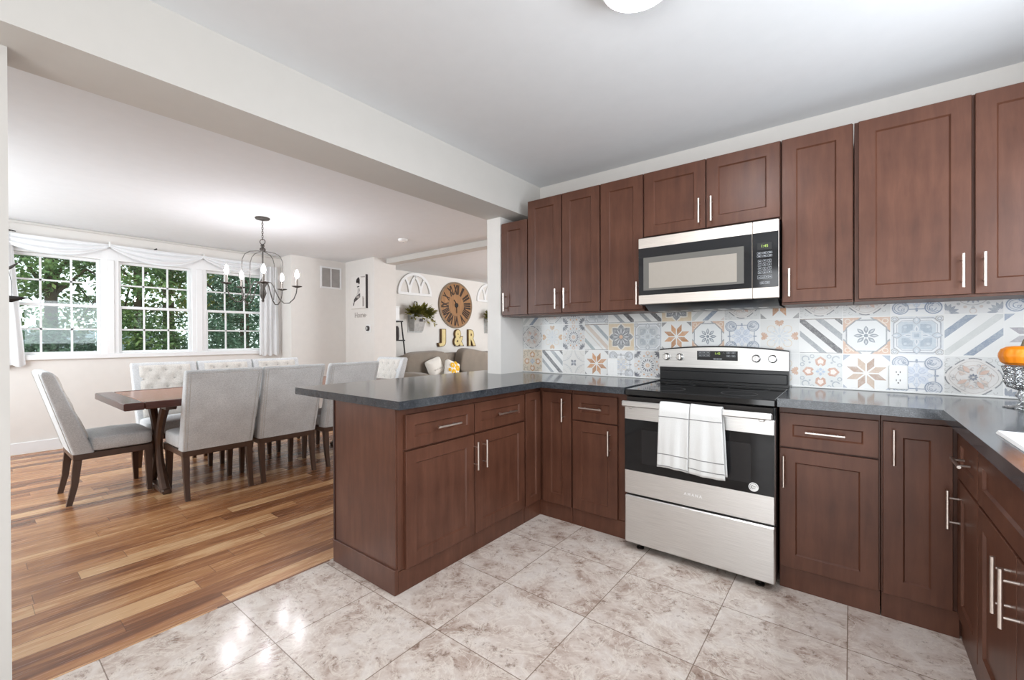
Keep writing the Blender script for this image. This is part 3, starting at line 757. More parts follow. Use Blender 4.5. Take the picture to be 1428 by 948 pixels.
# right run faces -x
cabinet('base_cabinet', 'slim dark brown drawer cabinet beside the right corner', 'cabinet', (.350, 2.442), -PI / 2, .358, .555, BZ0, BZ1, [
    ('drawer', .020, .354, .650, .838, ('h', .124, .279, .742), .055), ('door', .020, .354, .108, .640, ('v', .447, .598, .054))], True, GB)
cabinet('base_cabinet', 'dark brown sink cabinet with a false front above two doors', 'cabinet', (.350, 2.082), -PI / 2, .862, .555, BZ0, BZ1 - .20, [
    ('drawer', .006, .856, .650, .838, None, .06), ('door', .006, .428, .108, .640, ('v', .460, .612, .378)), ('door', .434, .856, .108, .640, ('v', .460, .612, .455))], True, GB)
tk = [o for o in bpy.data.objects if o.get('label') == 'dark brown sink cabinet with a false front above two doors'][0]
G().box(0, .862, .0003, .018, BZ1 - .20 + .0005, BZ1, .001).box(0, .016, .0185, .55, BZ1 - .1995, BZ1, .001).box(.846, .862, .0185, .55, BZ1 - .1995, BZ1, .001).build('cabinet_rail', 'cab', tk)

# worktops
ZT0, ZT1 = .8745, .914
def worktop(polys, label):
    g = G()
    for (x0, x1, y0, y1) in polys: g.box(x0, x1, y0, y1, ZT0, ZT1, .0025)
    return tag(g.build('worktop', 'top'), label, 'worktop')
g = G().prism([(-2.6, 1.235), (-1.615, 1.235), (-1.612, 2.372), (-1.032, 2.372), (-1.032, 2.982), (-2.211, 2.982), (-2.211, 2.686), (-2.360, 2.686), (-2.360, 2.982), (-2.6, 2.982)], ZT0, ZT1, 'xy')
tag(g.build('worktop', 'top', smooth=0), 'speckled charcoal worktop on the peninsula, running left of the range', 'worktop')
g = G().prism([(-.273, 2.372), (.285, 2.372), (.285, 1.24), (.355, 1.24), (.355, 1.875), (.845, 1.875), (.845, 1.24), (.925, 1.24), (.925, 2.982), (-.273, 2.982)], ZT0, ZT1, 'xy')
g.box(.355, .845, 1.24, 1.29, ZT0, ZT1)
tag(g.build('worktop', 'top', smooth=0), 'speckled charcoal worktop right of the range, turning towards the sink', 'worktop')
# sink
t = thing('sink', 'white enamel drop-in sink in the right worktop', 'sink', (.60, 1.583, .914))
g = G(); a, b = .262, .312
R = lambda x, y, z: [(-x, -y, z), (x, -y, z), (x, y, z), (-x, y, z)]
L = R(a, b, .0005) + R(a - .004, b - .004, .009) + R(a - .03, b - .03, .009) + R(a - .036, b - .036, .0) + R(a - .05, b - .05, -.17)
fs = [(16, 17, 18, 19)]
for q in range(4):
    for k in range(4): i, j = q * 4 + k, q * 4 + (k + 1) % 4; fs.append((i, j, j + 4, i + 4))
g.add(L, fs).build('basin', 'sinkm', t)
G().lathe([(.0, -.168), (.04, -.168), (.042, -.1665), (.03, -.164), (.0, -.1655)], n=20).build('drain', 'chrome', t)

# ------------------------------------------------------------------ range
rg = thing('range', 'stainless steel electric range with black glass oven door', 'range', (-.649, 2.36, 0))
hw = .370
G().box(-hw, hw, .02, .612, .045, .868, .003).build('range_body', 'black', rg)
for sx in (-1, 1):
    for y in (.06, .56): G().lathe([(.0, 0), (.021, 0), (.021, .007), (.010, .010), (.010, .046), (0, .046)], (sx * .30, y - .02, 0), 14).build('foot', 'dkiron', rg)
G().box(-hw, hw, -.015, .019, .040, .309, .006).build('storage_drawer', 'steel', rg)
od = G().box(-hw, hw, -.015, .019, .320, .812, .004).build('oven_door', 'steel', rg)
G().box(-hw + .002, hw - .002, -.0160, -.0145, .4525, .742, .0005).build('oven_glass', 'blackglass', od)
G().box(-.27, .27, -.0163, -.0159, .50, .69).build('oven_window', 'ovenwin', od)
g = G().box(-hw + .004, hw - .004, -.070, -.048, .818, .850, .006)
for sx in (-1, 1): g.box(sx * (hw - .05) - .012, sx * (hw - .05) + .012, -.05, -.013, .806, .834, .003)
g.build('oven_handle', 'steel', od)
G().box(-hw + .01, hw - .01, .0, .018, .814, .866).build('vent_gap', 'dkiron', rg)
G().box(-hw - .003, hw + .003, -.006, .575, .872, .908, .006).build('cooktop', 'cook', rg)
for x, y, r in ((-.19, .15, .105), (.19, .15, .085), (-.19, .42, .085), (.19, .42, .105)):
    G().tube([(x + r * math.cos(k * PI / 20), y + r * math.sin(k * PI / 20), .9081) for k in range(40)], .0006, 4, True).build('burner_ring', 'burner', rg)
# backguard: arched stainless panel on black
def arch(x0, x1, z0, z1, rise, n=24):
    top = [(x1 + (x0 - x1) * k / n, z1 + rise * (1 - (2 * k / n - 1) ** 2)) for k in range(n + 1)]
    return [(x0, z0), (x1, z0)] + top
bg = G().prism(arch(-hw, hw, .909, 1.124, .024), .572, .610).build('backguard', 'black', rg)
G().prism(arch(-hw, hw, 1.008, 1.116, .023), .560, .5715).build('control_panel', 'steel', bg)
G().box(-hw + .006, hw - .006, .560, .5715, .925, .985, .004).build('lower_trim', 'black', bg)
kg = []
for x in (-.320, -.234, .208, .292):
    G().lathe([(0, .536), (.017, .536), (.021, .540), (.021, .552), (.024, .556), (.024, .5599), (0, .5599)], (x, 0, 1.075), 20, axis='y').box(x - .0035, x + .0035, .530, .537, 1.058, 1.092, .001).build('knob', 'chrome', bg)
dp = G().box(-.127, .108, .5572, .5596, 1.058, 1.116, .001).build('display', 'black', bg)
g = G(); M_ = lambda x, z, y=.5568: Matrix.Translation((x, y, z)) @ ROT_Y
put_text(g, '1:45', .020, M_(-.006, 1.100)); g.build('clock_digits', 'lcd', dp)
def keys(g, x0, z0, nx, nz, dx, dz, w, h, y):
    for i in range(nx):
        for j in range(nz):
            x, z = x0 + i * dx, z0 - j * dz
            for a in (z - h / 2, z + h / 2): g.box(x - w / 2, x + w / 2, y, y + .0004, a - .0006, a + .0006)
            for a in (x - w / 2, x + w / 2): g.box(a - .0004, a + .0004, y, y + .0004, z - h / 2, z + h / 2)
            g.box(x - w * .25, x + w * .25, y, y + .0004, z - .0012, z + .0012)
for a in ((-.108, 1.106, 3, 2, .024, .019, .020, .011, .5566), (-.022, 1.0665, 3, 1, .017, 0, .014, .008, .5566), (.056, 1.106, 2, 2, .028, .020, .020, .009, .5566)):
    g = G(); keys(g, *a); g.build('keypad_keys', 'ink', dp)
g = G().tube([(.030, .5567, 1.108), (.036, .5567, 1.100), (.030, .5567, 1.092), (.024, .5567, 1.100)], .0008, 4, True)
g.build('arrow_key', 'ink', dp)
g = G()
for x in (-.320, -.234, .208, .292):
    g = G()
    for k in range(9):
        th = PI * (-.25 + 1.5 * k / 8); g.box(x + .031 * math.cos(th) - .0008, x + .031 * math.cos(th) + .0008, .5594, .5599, 1.075 + .031 * math.sin(th) - .0008, 1.075 + .031 * math.sin(th) + .0008)
    g.build('dial_marking', 'dark', bg)
g = G(); put_text(g, 'A M A N A', .019, M_(.003, .383, -.0155), offset=.0006); g.build('lettering', 'letter', od)
st = G().lathe([(0, -.0170), (.0215, -.0170), (.0215, -.0161), (0, -.0161)], (.282, 0, .4845), 28, axis='y').build('sticker', 'plastic', od)
g = G()
for k in range(14):
    th = PI * (.08 + 1.15 * k / 13); g.box(.282 + .0165 * math.cos(th) - .0012, .282 + .0165 * math.cos(th) + .0012, -.0175, -.0171, .4845 + .0165 * math.sin(th) - .0014, .4845 + .0165 * math.sin(th) + .0014)
g.tube([(.282 - .004 + .0065 * math.cos(a), -.0173, .4845 + .0065 * math.sin(a)) for a in [PI * (.35 + 1.4 * k / 10) for k in range(11)]], .0013, 5)
g.box(.281, .291, -.0175, -.0171, .4855, .4875).box(.284, .289, -.0175, -.0171, .4775, .4795)
g.build('sticker_print', 'dark', st)

# towels over the oven handle
def towel(x0, x1, lean0, lean1, zf, zb, label, ph):
    yb, zc, r = 2.36 - .059, .834, .021
    path = []
    n1, n2, n3 = 26, 10, 22
    for k in range(n1): path.append((yb - r - .004, zf + (zc - zf) * k / n1))
    for k in range(n2 + 1):
        a = PI - PI * k / n2; path.append((yb + r * math.cos(a) - .003 * (1 - k / n2), zc + ( .027 * abs(math.sin(a)) ** .7)))
    for k in range(1, n3): path.append((yb + r + .001, zc - (zc - zb) * k / n3))
    n = len(path) - 1
    def fn(u, v):
        i = min(n, max(0, int(round(v * n)))); y, z = path[i]
        k = (.86 - z) / .36
        xa, xb = x0 + lean0 * k, x1 + lean1 * k
        x = xa + (xb - xa) * u
        w = max(0, k) * .004 * math.sin(u * 9 + ph) + max(0, k) * .003 * math.sin(u * 17 + ph * 2)
        return (x, y + (min(0, w - .003) if i < n1 else min(.004, abs(w) * .4)), z + (.004 * math.sin(u * 4 + ph) * (k if i < n1 else .5)))
    stripe = {2, 3 + 6, int(n1 * .86)}
    g = G().grid(fn, 24, n, 0, lambda i, j: 1 if (j in (2, 10) and 0) else 0)
    o = g.build('towel', ['towel', 'stripe']); m = o.modifiers.new('thickness', 'SOLIDIFY'); m.thickness = .004; m.offset = 0
    tag(o, label, 'towel', 'dish towels on the oven handle')
    for z in (.788, .590, .528 if ph < 1 else .540):
        i = min(n1 - 1, max(0, (z - zf) / (zc - zf) * n1))
        def f2(u, v, i=i, z=z):
            p = fn(u, i / n); k = (.86 - z) / .36
            xa, xb = x0 + lean0 * k, x1 + lean1 * k
            return (xa + (xb - xa) * u, p[1] - .0026, z + .004 * math.sin(u * 4 + ph) * k + (v - .5) * .0042)
        G().grid(f2, 24, 1).build('woven_stripe', 'stripe', o)
    return o
towel(-.795, -.643, -.014, -.008, .519, .56, 'left white dish towel with grey stripes hanging on the oven handle', .3)
towel(-.640, -.494, -.008, .018, .512, .50, 'right white dish towel with grey stripes hanging on the oven handle', 2.1)

# ------------------------------------------------------------------ microwave
mw = thing('microwave', 'stainless over-the-range microwave with black door under the low cabinet', 'microwave', (-.6635, 2.60, 1.404))
hw = .3725
G().box(-hw + .003, hw - .003, .028, .398, 0, .418, .003).build('microwave_body', 'black', mw)
G().prism([(.02, .0), (.38, .0), (.33, -.036), (.10, -.036)], -hw + .03, hw - .008, 'yz').build('vent_hood', 'black', mw)
g = G()
for k in range(9): g.box(-.30 + k * .07, -.26 + k * .07, .14, .30, -.0385, -.0362)
g.build('vent_grille', 'galv', mw)
xs = .252
dr = G().box(-hw, xs - .001, 0, .027, .001, .408, .003).build('door', 'steelmw', mw)
G().box(-hw + .0015, xs - .0025, -.0012, .001, .0575, .3455, .0005).build('door_glass', 'mwglass', dr)
G().box(-.340, .212, -.0017, -.0011, .086, .286).build('window_surround', 'mwwin2', dr)
G().box(-.306, .178, -.0022, -.0016, .098, .252).build('window', 'mwwin', dr)
cp = G().box(xs + .001, hw, 0, .027, .001, .408, .003).build('control_panel', 'steelmw', mw)
G().box(xs + .002, hw - .0015, -.0012, .001, .0575, .3455, .0005).build('control_glass', 'mwglass', cp)
g = G().box(.276, .342, -.0018, -.0011, .256, .291); o = g.build('display', 'black', cp)
g = G(); put_text(g, '1:45', .020, Matrix.Translation((.309, -.0022, .2735)) @ ROT_Y); g.build('clock_digits', 'lcd', o)
for a in ((.285, .238, 3, 2, .024, .016, .020, .009), (.287, .196, 3, 4, .022, .0195, .016, .013), (.284, .112, 4, 1, .017, 0, .014, .016), (.298, .082, 2, 1, .024, 0, .020, .010)):
    g = G(); keys(g, *a, -.0017); g.build('keypad_keys', 'ink', cp)

# outlets on the backsplash
def outlet(x, z, w, h, label, slots):
    t = thing('outlet', label, 'outlet', (x, YT - .002, z), 0, None)
    G().box(-w / 2, w / 2, -.007, .0, -h / 2, h / 2, .003).build('cover_plate', 'plastic', t)
    if slots:
        for s_ in (-1, 1):
            g = G().box(-.009, -.006, -.0076, -.0068, s_ * .021 + .001, s_ * .021 + .010).box(.006, .009, -.0076, -.0068, s_ * .021 + .001, s_ * .021 + .010)
            g.lathe([(0, -.0076), (.0032, -.0076), (.0032, -.0068), (0, -.0068)], (0, 0, s_ * .021 - .008), 10, axis='y')
            g.build('socket_slots', 'dark', t)
    else: G().box(-.016, .016, -.009, -.0068, -.032, .032, .002).build('rocker', 'plastic', t)
outlet(-1.387, .987, .078, .128, 'blank white cover plate on the backsplash left of the range', False)
outlet(.192, .993, .074, .122, 'white double socket on the backsplash right of the range', True)

# pumpkin on a crystal stand
sx, sy = .541, 2.62
t = thing('candle_stand', 'cut crystal pedestal stand on the right worktop', 'stand', (sx, sy, .914))
cut = lambda th, z: 1 + .10 * math.cos(th * 12) * (1 if z > .06 else .3)
G().lathe([(0, 0), (.052, 0), (.053, .004), (.020, .010), (.011, .018)], n=36, wob=lambda th, z: 1 + .05 * math.cos(th * 12)).build('foot', 'crystal', t)
G().lathe([(.011, .018), (.016, .026), (.010, .034), (.018, .044), (.022, .052), (.014, .062), (.012, .070)], n=24).build('stem', 'crystal', t)
G().lathe([(.012, .070), (.040, .084), (.050, .108), (.046, .135), (.054, .166), (.050, .168), (.040, .140), (.040, .10), (0, .082)], n=48, wob=cut).build('bowl', 'crystal', t)
t = thing('pumpkin', 'small ribbed orange pumpkin on the crystal stand', 'pumpkin', (sx, sy, 1.083))
prof = [(.0, .010), (.022, .004), (.046, .003), (.060, .013), (.067, .034), (.067, .048), (.060, .066), (.044, .076), (.026, .079), (.010, .076), (.0, .072)]
G().lathe(prof, n=72, wob=lambda th, z: 1 - .045 * (1 - abs(math.cos(th * 5))) ** 1.5).build('flesh', 'pumpkin', t)
G().tube([(0, 0, .070), (.001, 0, .084), (.004, .001, .098), (.013, .003, .112), (.026, .006, .120)], [.008, .0055, .005, .0055, .007], 9).build('stem', 'stem', t)

# kitchen ceiling light
t = thing('ceiling_light', 'round white flush dome light on the kitchen ceiling', 'ceiling light', (-.575, 1.443, CZ))
G().lathe([(0, 0), (.112, 0), (.120, -.012), (.124, -.046), (.117, -.050), (.112, -.034), (0, -.034)], n=48).build('base', 'white', t)
G().lathe([(.1115, -.0345), (.110, -.047), (.095, -.060), (.06, -.071), (0, -.076)], n=48).build('dome', 'dome', t)

# ------------------------------------------------------------------ dining chairs
def make_chair(label, loc, rz):
    t = thing('dining_chair', label, 'chair', loc, rz, 'upholstered chairs around the dining table')
    for sx in (-1, 1):
        x = sx * .216
        g = G(); prof = [(-.196, .335, .023), (-.205, .24, .022), (-.214, .14, .019), (-.232, .05, .017), (-.243, 0, .016)]
        vs = []
        for (y, z, w) in prof: vs += [(x - w * .9, y - w, z), (x + w * .9, y - w, z), (x + w * .9, y + w, z), (x - w * .9, y + w, z)]
        fs = [(0, 1, 2, 3), (16, 17, 18, 19)] + [(i * 4 + k, i * 4 + (k + 1) % 4, i * 4 + 4 + (k + 1) % 4, i * 4 + 4 + k) for i in range(4) for k in range(4)]
        g.add(vs, fs).build('leg', 'chairleg', t)
        g = G(); a, b = .023, .015
        vs = [(x - a, .205 - a, .335), (x + a, .205 - a, .335), (x + a, .205 + a, .335), (x - a, .205 + a, .335), (x - b, .215 - b, 0), (x + b, .215 - b, 0), (x + b, .215 + b, 0), (x - b, .215 + b, 0)]
        g.add(vs, [(0, 1, 2, 3), (4, 5, 6, 7)] + [(k, (k + 1) % 4, 4 + (k + 1) % 4, 4 + k) for k in range(4)]).build('leg', 'chairleg', t)
    G().box(-.24, .24, -.222, .232, .322, .368, .004).build('seat_frame', 'chairleg', t)
    def dome(x, y, z): return (x, y, z + (.35 * (1 - x * x) * (1 - y * y) if z > 0 else 0))
    G().sell((0, .055, .424), .245, .185, .056, .25, .22, 48, 14, fn=dome).build('seat', 'chair', t)
    # backrest: slab that leans back and thins upward, soft edges, tufted front
    def yb(z): k = (z - .366) / .61; return -.228 - .165 * k
    def th(z): k = (z - .366) / .61; return .125 - .05 * k
    hwid = lambda z: .242 + .016 * (z - .366) / .61
    N, Mz = 44, 46
    tufts = [(x, z) for z, xs_ in ((.905, (-.12, 0, .12)), (.825, (-.18, -.06, .06, .18)), (.745, (-.12, 0, .12)), (.665, (-.18, -.06, .06, .18)), (.585, (-.12, 0, .12))) for x in xs_]
    g = G(); vs = []
    prof = []
    for i in range(N):
        th_ = 2 * PI * i / N; c, s_ = math.cos(th_), math.sin(th_)
        prof.append((math.copysign(abs(c) ** .22, c), math.copysign(abs(s_) ** .22, s_)))
    for j in range(Mz + 1):
        f = j / Mz; z = .366 + .61 * f; e = 1.0
        if f > .955: e = math.sqrt(max(0, 1 - ((f - .955) / .045) ** 2)) * .5 + .5
        for (c, s_) in prof:
            T = th(z); y = yb(z) + T / 2 + s_ * T / 2 * e; x = c * hwid(z) * (1 - (1 - e) * .04)
            vs.append((x, y, z))
    fs = [(j * N + i, j * N + (i + 1) % N, (j + 1) * N + (i + 1) % N, (j + 1) * N + i) for j in range(Mz) for i in range(N)] + [tuple(range(N)), tuple(range(Mz * N, Mz * N + N))]
    br = g.add(vs, fs).build('backrest', 'chair', t, smooth=50)
    def fr(u, v):
        x = -.205 + .41 * u; z = .47 + .485 * v
        d = sum(math.exp(-((x - a) ** 2 + (z - b) ** 2) / .0007) for a, b in tufts)
        edge = min(u, 1 - u, v * 1.2, (1 - v) * 1.2); bul = min(1, edge / .07) ** .5
        return (x, yb(z) + th(z) - .003 + .017 * bul - .016 * min(1, d), z)
    G().grid(fr, 60, 60).build('tufted_panel', 'chairf', br)
    g = G()
    for a, b in tufts: g.lathe([(0, .004), (.006, .0035), (.010, 0), (.008, -.003), (0, -.003)], (a, yb(b) + th(b) + .001, b), 10, axis='y')
    g.build('tufting_buttons', 'welt', br)
    g = G()
    for o_ in (.004, .022):
        pts = []
        for k in range(13): z = .372 + .592 * k / 12 - o_ * .6 * (k == 12); pts.append((-hwid(z) + o_ + .007, yb(z) - .0005, z))
        for k in range(12, -1, -1): z = .372 + .592 * k / 12 - o_ * .6 * (k == 12); pts.append((hwid(z) - o_ - .007, yb(z) - .0005, z))
        g.tube(pts, .0018, 6)
    g.build('piping', 'welt', br)
    return t
ch = make_chair('grey linen dining chair pulled up to the left short end of the table', (-4.665, .735, 0), 0)
dup(ch, (-4.125, 1.266, 0), PI / 2, 'grey linen dining chair on the kitchen side, first from the left, back towards the kitchen')
dup(ch, (-4.125, 1.796, 0), PI / 2, 'grey linen dining chair on the kitchen side, second from the left, middle of its row')
dup(ch, (-4.125, 2.365, 0), PI / 2, 'grey linen dining chair on the kitchen side, third from the left, partly behind the peninsula')
dup(ch, (-5.02, 1.265, 0), -PI / 2, 'cream tufted dining chair on the window side, left of its row under the windows')
dup(ch, (-5.02, 1.795, 0), -PI / 2, 'cream tufted dining chair on the window side, middle of its row under the windows')
dup(ch, (-5.02, 2.32, 0), -PI / 2, 'cream tufted dining chair on the window side, right of its row below the chandelier')
ce = dup(ch, (-4.42, 2.93, 0), PI, 'pale tufted dining chair at the far short end of the table, near the sofa')

# table
t = thing('dining_table', 'long reddish walnut dining table with curved pedestal legs', 'table', (-4.42, 1.815, 0))
G().box(-.46, .46, -1.00, 1.00, .712, .758, .006).build('tabletop', 'tbl', t)
G().box(-.505, .505, -1.115, -1.001, .708, .760, .006).build('breadboard_end', 'tbledge', t)
G().box(-.505, .505, 1.001, 1.115, .708, .760, .006).build('breadboard_end', 'tbledge', t)
G().box(-.505, -.461, -1.0, 1.0, .708, .7598, .006).box(.461, .505, -1.0, 1.0, .708, .7598, .006).build('edge_band', 'tbledge', t)
for s_ in (-1, 1):
    y = s_ * .815
    G().box(-.36, .36, y - .035, y + .035, .668, .7075, .006).build('cross_beam', 'chairleg', t)
    for sx in (-1, 1):
        pts = [(sx * (.030 + .17 * abs(2 * k / 14 - 1) ** 1.9), y, .02 + .655 * k / 14) for k in range(15)]
        G().tube(pts, [.022 + .012 * abs(2 * k / 14 - 1) for k in range(15)], 8).build('leg', 'chairleg', t)
    G().box(-.24, .24, y - .03, y + .03, .0, .035, .008).build('foot', 'chairleg', t)
G().box(-.025, .025, -.78, .78, .30, .36, .006).build('stretcher', 'chairleg', t)

# ------------------------------------------------------------------ chandelier
ct = thing('chandelier', 'grey iron birdcage chandelier with five lit candle bulbs above the dining table', 'chandelier', (-4.784, 1.948, CZ))
G().lathe([(0, 0), (.068, 0), (.070, -.008), (.062, -.018), (.03, -.024), (.012, -.030), (0, -.030)], n=28).build('canopy', 'iron', ct)
g = G()
for k in range(9):
    z = -.034 - k * .0215; a = (k % 2) * PI / 2
    g.tube([(.008 * math.cos(q) * math.cos(a), .008 * math.cos(q) * math.sin(a), z - .009 + .015 * math.sin(q)) for q in [2 * PI * i / 12 for i in range(12)]], .0022, 6, True)
g.build('chain', 'iron', ct)
G().tube([(.027 * math.cos(q) * .80, .027 * math.cos(q) * .61, -.247 + .027 * math.sin(q)) for q in [2 * PI * i / 20 for i in range(20)]], .0042, 8, True).build('ring', 'iron', ct)
G().lathe([(0, -.272), (.014, -.276), (.020, -.292), (.012, -.304), (.026, -.318), (.030, -.334), (.016, -.348), (.008, -.352), (.008, -.62), (.020, -.640), (.030, -.66), (.034, -.69), (.022, -.72), (.028, -.75), (.034, -.78), (.020, -.82), (.010, -.84), (.014, -.858), (0, -.872)], n=18).build('stem', 'iron', ct)
A0 = math.atan2(-1.948, 4.784) + .02
for k in range(5):
    a = A0 + 2 * PI * k / 5; c, s_ = math.cos(a), math.sin(a)
    Q = lambda r, z: (r * c, r * s_, z)
    G().tube([Q(.008, -.345), Q(.06, -.350), Q(.12, -.362), Q(.165, -.395), Q(.188, -.45), Q(.192, -.52), Q(.192, -.62), Q(.188, -.72), Q(.176, -.83)], .0038, 6).build('cage_wire', 'iron', ct)
    bez = [Q(.026, -.70), Q(.045, -.665), Q(.075, -.665), Q(.10, -.70), Q(.125, -.77), Q(.16, -.84), Q(.20, -.878), Q(.25, -.875), Q(.295, -.83), Q(.318, -.77), Q(.325, -.715)]
    ar = G().tube(bez, .0055, 8).build('arm', 'iron', ct)
    G().lathe([(0, -.716), (.012, -.714), (.046, -.702), (.050, -.698), (.046, -.696), (.010, -.700), (0, -.70)], Q(.325, 0), 20).build('cup', 'iron', ar)
    G().lathe([(0, -.700), (.0115, -.700), (.0115, -.612), (0, -.612)], Q(.325, 0), 12).build('candle', 'candle', ar)
    G().lathe([(0, -.6115), (.010, -.611), (.018, -.594), (.020, -.577), (.016, -.556), (.007, -.532), (0, -.522)], Q(.325, 0), 14).build('bulb', 'bulb', ar)

# ------------------------------------------------------------------ dining room details
t = thing('curtain_scarf', 'sheer white window scarf in three swags with side tails', 'curtain', (XW, 0, 0))
def swag(y0, y1, zt, zb, tilt=0):
    def fn(u, v):
        s_ = math.sin(PI * u); y = y0 + (y1 - y0) * u
        top = zt - .012 * s_ + tilt * u; bot = zt - .035 - (zb) * s_ ** .85 + tilt * u
        z = top + (bot - top) * v
        return (.045 + .020 * s_ + .014 * math.sin(v * 17 + 2 * s_) * s_ + .010 * v, y, z)
    o = G().grid(fn, 40, 36).build('swag', 'curtain', t); return o
swag(.15, 1.10, 2.315, .155); swag(1.10, 2.03, 2.318, .165); swag(2.03, 2.80, 2.318, .135)
def tail(y0, y1, zt, zb, name='tail', flare=0.0, shift=0.0):
    def fn(u, v):
        k = v; y = y0 + (y1 - y0) * u + shift * k + flare * k * (u - .5)
        return (.055 + .018 * math.sin(u * 24) * (1 - .3 * k) + .006 * math.sin(v * 7 + u * 9), y, zt + (zb - zt) * v + .012 * math.sin(u * 20) * k)
    return G().grid(fn, 44, 30).build(name, 'curtain', t)
tail(.10, .355, 2.30, .93, flare=.09, shift=.045); tail(2.735, 2.985, 2.28, .965, flare=.03)
for y in (1.10, 2.03): G().tube([(.0, y, 2.335), (.075, y, 2.335), (.085, y, 2.32), (.085, y, 2.285)], .007, 8).build('holdback_hook', 'plastic', t)
G().tube([(.0, 1.53, 2.322), (.09, 1.53, 2.322)], .008, 8).build('peg', 'dkiron', t)
t = thing('curtain_rod', 'dark tapered curtain rod end above the left curtain tail', 'curtain rod', (XW, .20, 2.315))
G().tube([(.10, -.35, .02), (.10, .05, .018), (.10, .18, .004)], [.016, .016, .004], 10).build('rod', 'dkiron', t)
G().tube([(0, -.1, .02), (.10, -.1, .02)], .008, 8).build('bracket', 'dkiron', t)
t = thing('hanging_ornament', 'black metal leaf ornament hanging in front of the left curtain tail', 'ornament', (XW + .16, .345, 1.78))
G().tube([(0, 0, .53), (0, 0, 0)], .0009, 6).build('wire', 'plastic', t)
def blade(p, q, w):
    p, q = Vector(p), Vector(q); d = (q - p).normalized(); n = Vector((1, 0, 0)).cross(d) * w; m = p + (q - p) * .4
    return [p, m + n, q, m - n, m + Vector((.018, 0, 0)), m - Vector((.018, 0, 0))], [(0, 1, 4), (1, 2, 4), (2, 3, 4), (3, 0, 4), (1, 0, 5), (2, 1, 5), (3, 2, 5), (0, 3, 5)]
g = G(); g.add(*blade((0, -.06, .10), (0, .075, .24), .014)); g.build('leaf', 'iron', t)
g = G(); g.add(*blade((0, -.10, -.18), (0, .125, -.14), .035)); g.build('leaf', 'dkiron', t)
G().tube([(0, 0, 0), (0, -.02, .13)], .0025, 6).tube([(0, 0, 0), (0, 0, -.16)], .0025, 6).build('hanger', 'dkiron', t)
g = G()
for k in range(9): g.sell((.075 + .002 * (k % 3), .30 + .035 * (k % 4) + .01 * (k % 3), 2.235 - .02 * (k // 4) - .014 * (k % 3)), .006, .013, .010, 1, 1, 8, 6)
tag(g.build('flower_garland', 'dark'), 'sprig of small dark flowers pinned at the top of the left curtain tail', 'garland')

t = thing('vent_grille', 'white return-air vent grille high on the dining wall', 'vent', (XV, 3.676, 2.172))
g = G().box(.0, .012, -.178, -.150, -.172, .172, .003).box(0, .012, .150, .178, -.172, .172, .003).box(0, .0118, -.15, .15, -.172, -.146, .003).box(0, .0118, -.15, .15, .146, .172, .003).box(0, .011, -.008, .008, -.146, .146, .002)
g.build('frame', 'white', t)
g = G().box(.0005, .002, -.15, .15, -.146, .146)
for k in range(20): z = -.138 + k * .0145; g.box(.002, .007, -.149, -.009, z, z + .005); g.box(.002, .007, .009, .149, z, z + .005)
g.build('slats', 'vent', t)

t = thing('canvas_print', 'white canvas print of a seated woman on the dining wall', 'picture', (-6.115, 3.93, 1.94))
G().box(-.212, .205, -.036, 0, -.262, .258, .002).build('canvas', 'canvas', t)
G().box(.2055, .212, -.037, 0, -.262, .26).build('dark_edge', 'dark', t)
g = G(); yy = -.0366
def blob(g, pts, mi=0): g.add([(a, yy, b) for a, b in pts], [tuple(range(len(pts)))], mi)
def ell(cx, cy, a, b, n=16, rot=0): return [(cx + a * math.cos(q) * math.cos(rot) - b * math.sin(q) * math.sin(rot), cy + a * math.cos(q) * math.sin(rot) + b * math.sin(q) * math.cos(rot)) for q in [2 * PI * k / n for k in range(n)]]
blob(g, ell(.0, .178, .050, .040)); blob(g, ell(.030, .150, .020, .034)); blob(g, ell(-.030, .165, .022, .026)); blob(g, ell(.012, .214, .026, .014))
blob(g, [(-.028, .088), (.036, .094), (.036, .076), (-.024, .070)]); blob(g, ell(.004, .082, .012, .006))
blob(g, [(.034, .064), (.044, .02), (.024, -.03), (.004, -.05), (.02, .0), (.022, .04)])
blob(g, [(-.004, .06), (-.012, .0), (-.034, -.05), (-.028, -.05), (-.006, .0), (.002, .06)])
blob(g, [(.058, -.024), (.060, -.085), (.0, -.115), (-.09, -.155), (-.120, -.176), (-.116, -.120), (-.07, -.075), (-.03, -.055)])
blob(g, [(-.120, -.160), (-.096, -.160), (-.118, -.215), (-.146, -.205)])
g.build('figure_print', 'dark', t, smooth=0)
g = G()
blob(g, [(.120, -.08), (.140, -.075), (.150, -.10), (.165, -.10), (.168, -.235), (.120, -.235)]); blob(g, [(.06, .235), (.19, .235), (.19, .215), (.10, .22)]); blob(g, [(.05, -.06), (.035, -.10), (-.02, -.10), (-.06, -.075), (.0, -.06)])
yy -= .0004
g.v = [(p[0], p[1] - .0004, p[2]) for p in g.v]
g.build('grey_wash_print', 'decal', t, smooth=0)
t = thing('wall_decal', 'small grey script lettering under the canvas print', 'lettering', (-6.115, 3.929, 1.575))
g = G(); put_text(g, 'Home', .12, Matrix.Translation((0, -.002, 0)) @ ROT_Y, .001); g.box(.10, .19, -.003, -.001, -.008, .0); g.build('lettering', 'decal', t)
t = thing('thermostat', 'round black thermostat on a white plate beside the canvas', 'thermostat', (-5.89, 3.93, 1.362))
G().box(-.062, .062, -.008, 0, -.062, .062, .004).build('wall_plate', 'plastic', t)
th_ = G().lathe([(0, -.034), (.034, -.034), (.039, -.030), (.040, -.0085), (0, -.0085)], n=28, axis='y').build('dial', 'dark', t)
G().lathe([(0, -.0355), (.022, -.0355), (.022, -.0342), (0, -.0342)], n=24, axis='y').build('screen', 'galv', th_)
t = thing('smoke_detector', 'round white smoke detector on the dining ceiling', 'smoke detector', (-4.449, 3.47, CZ))
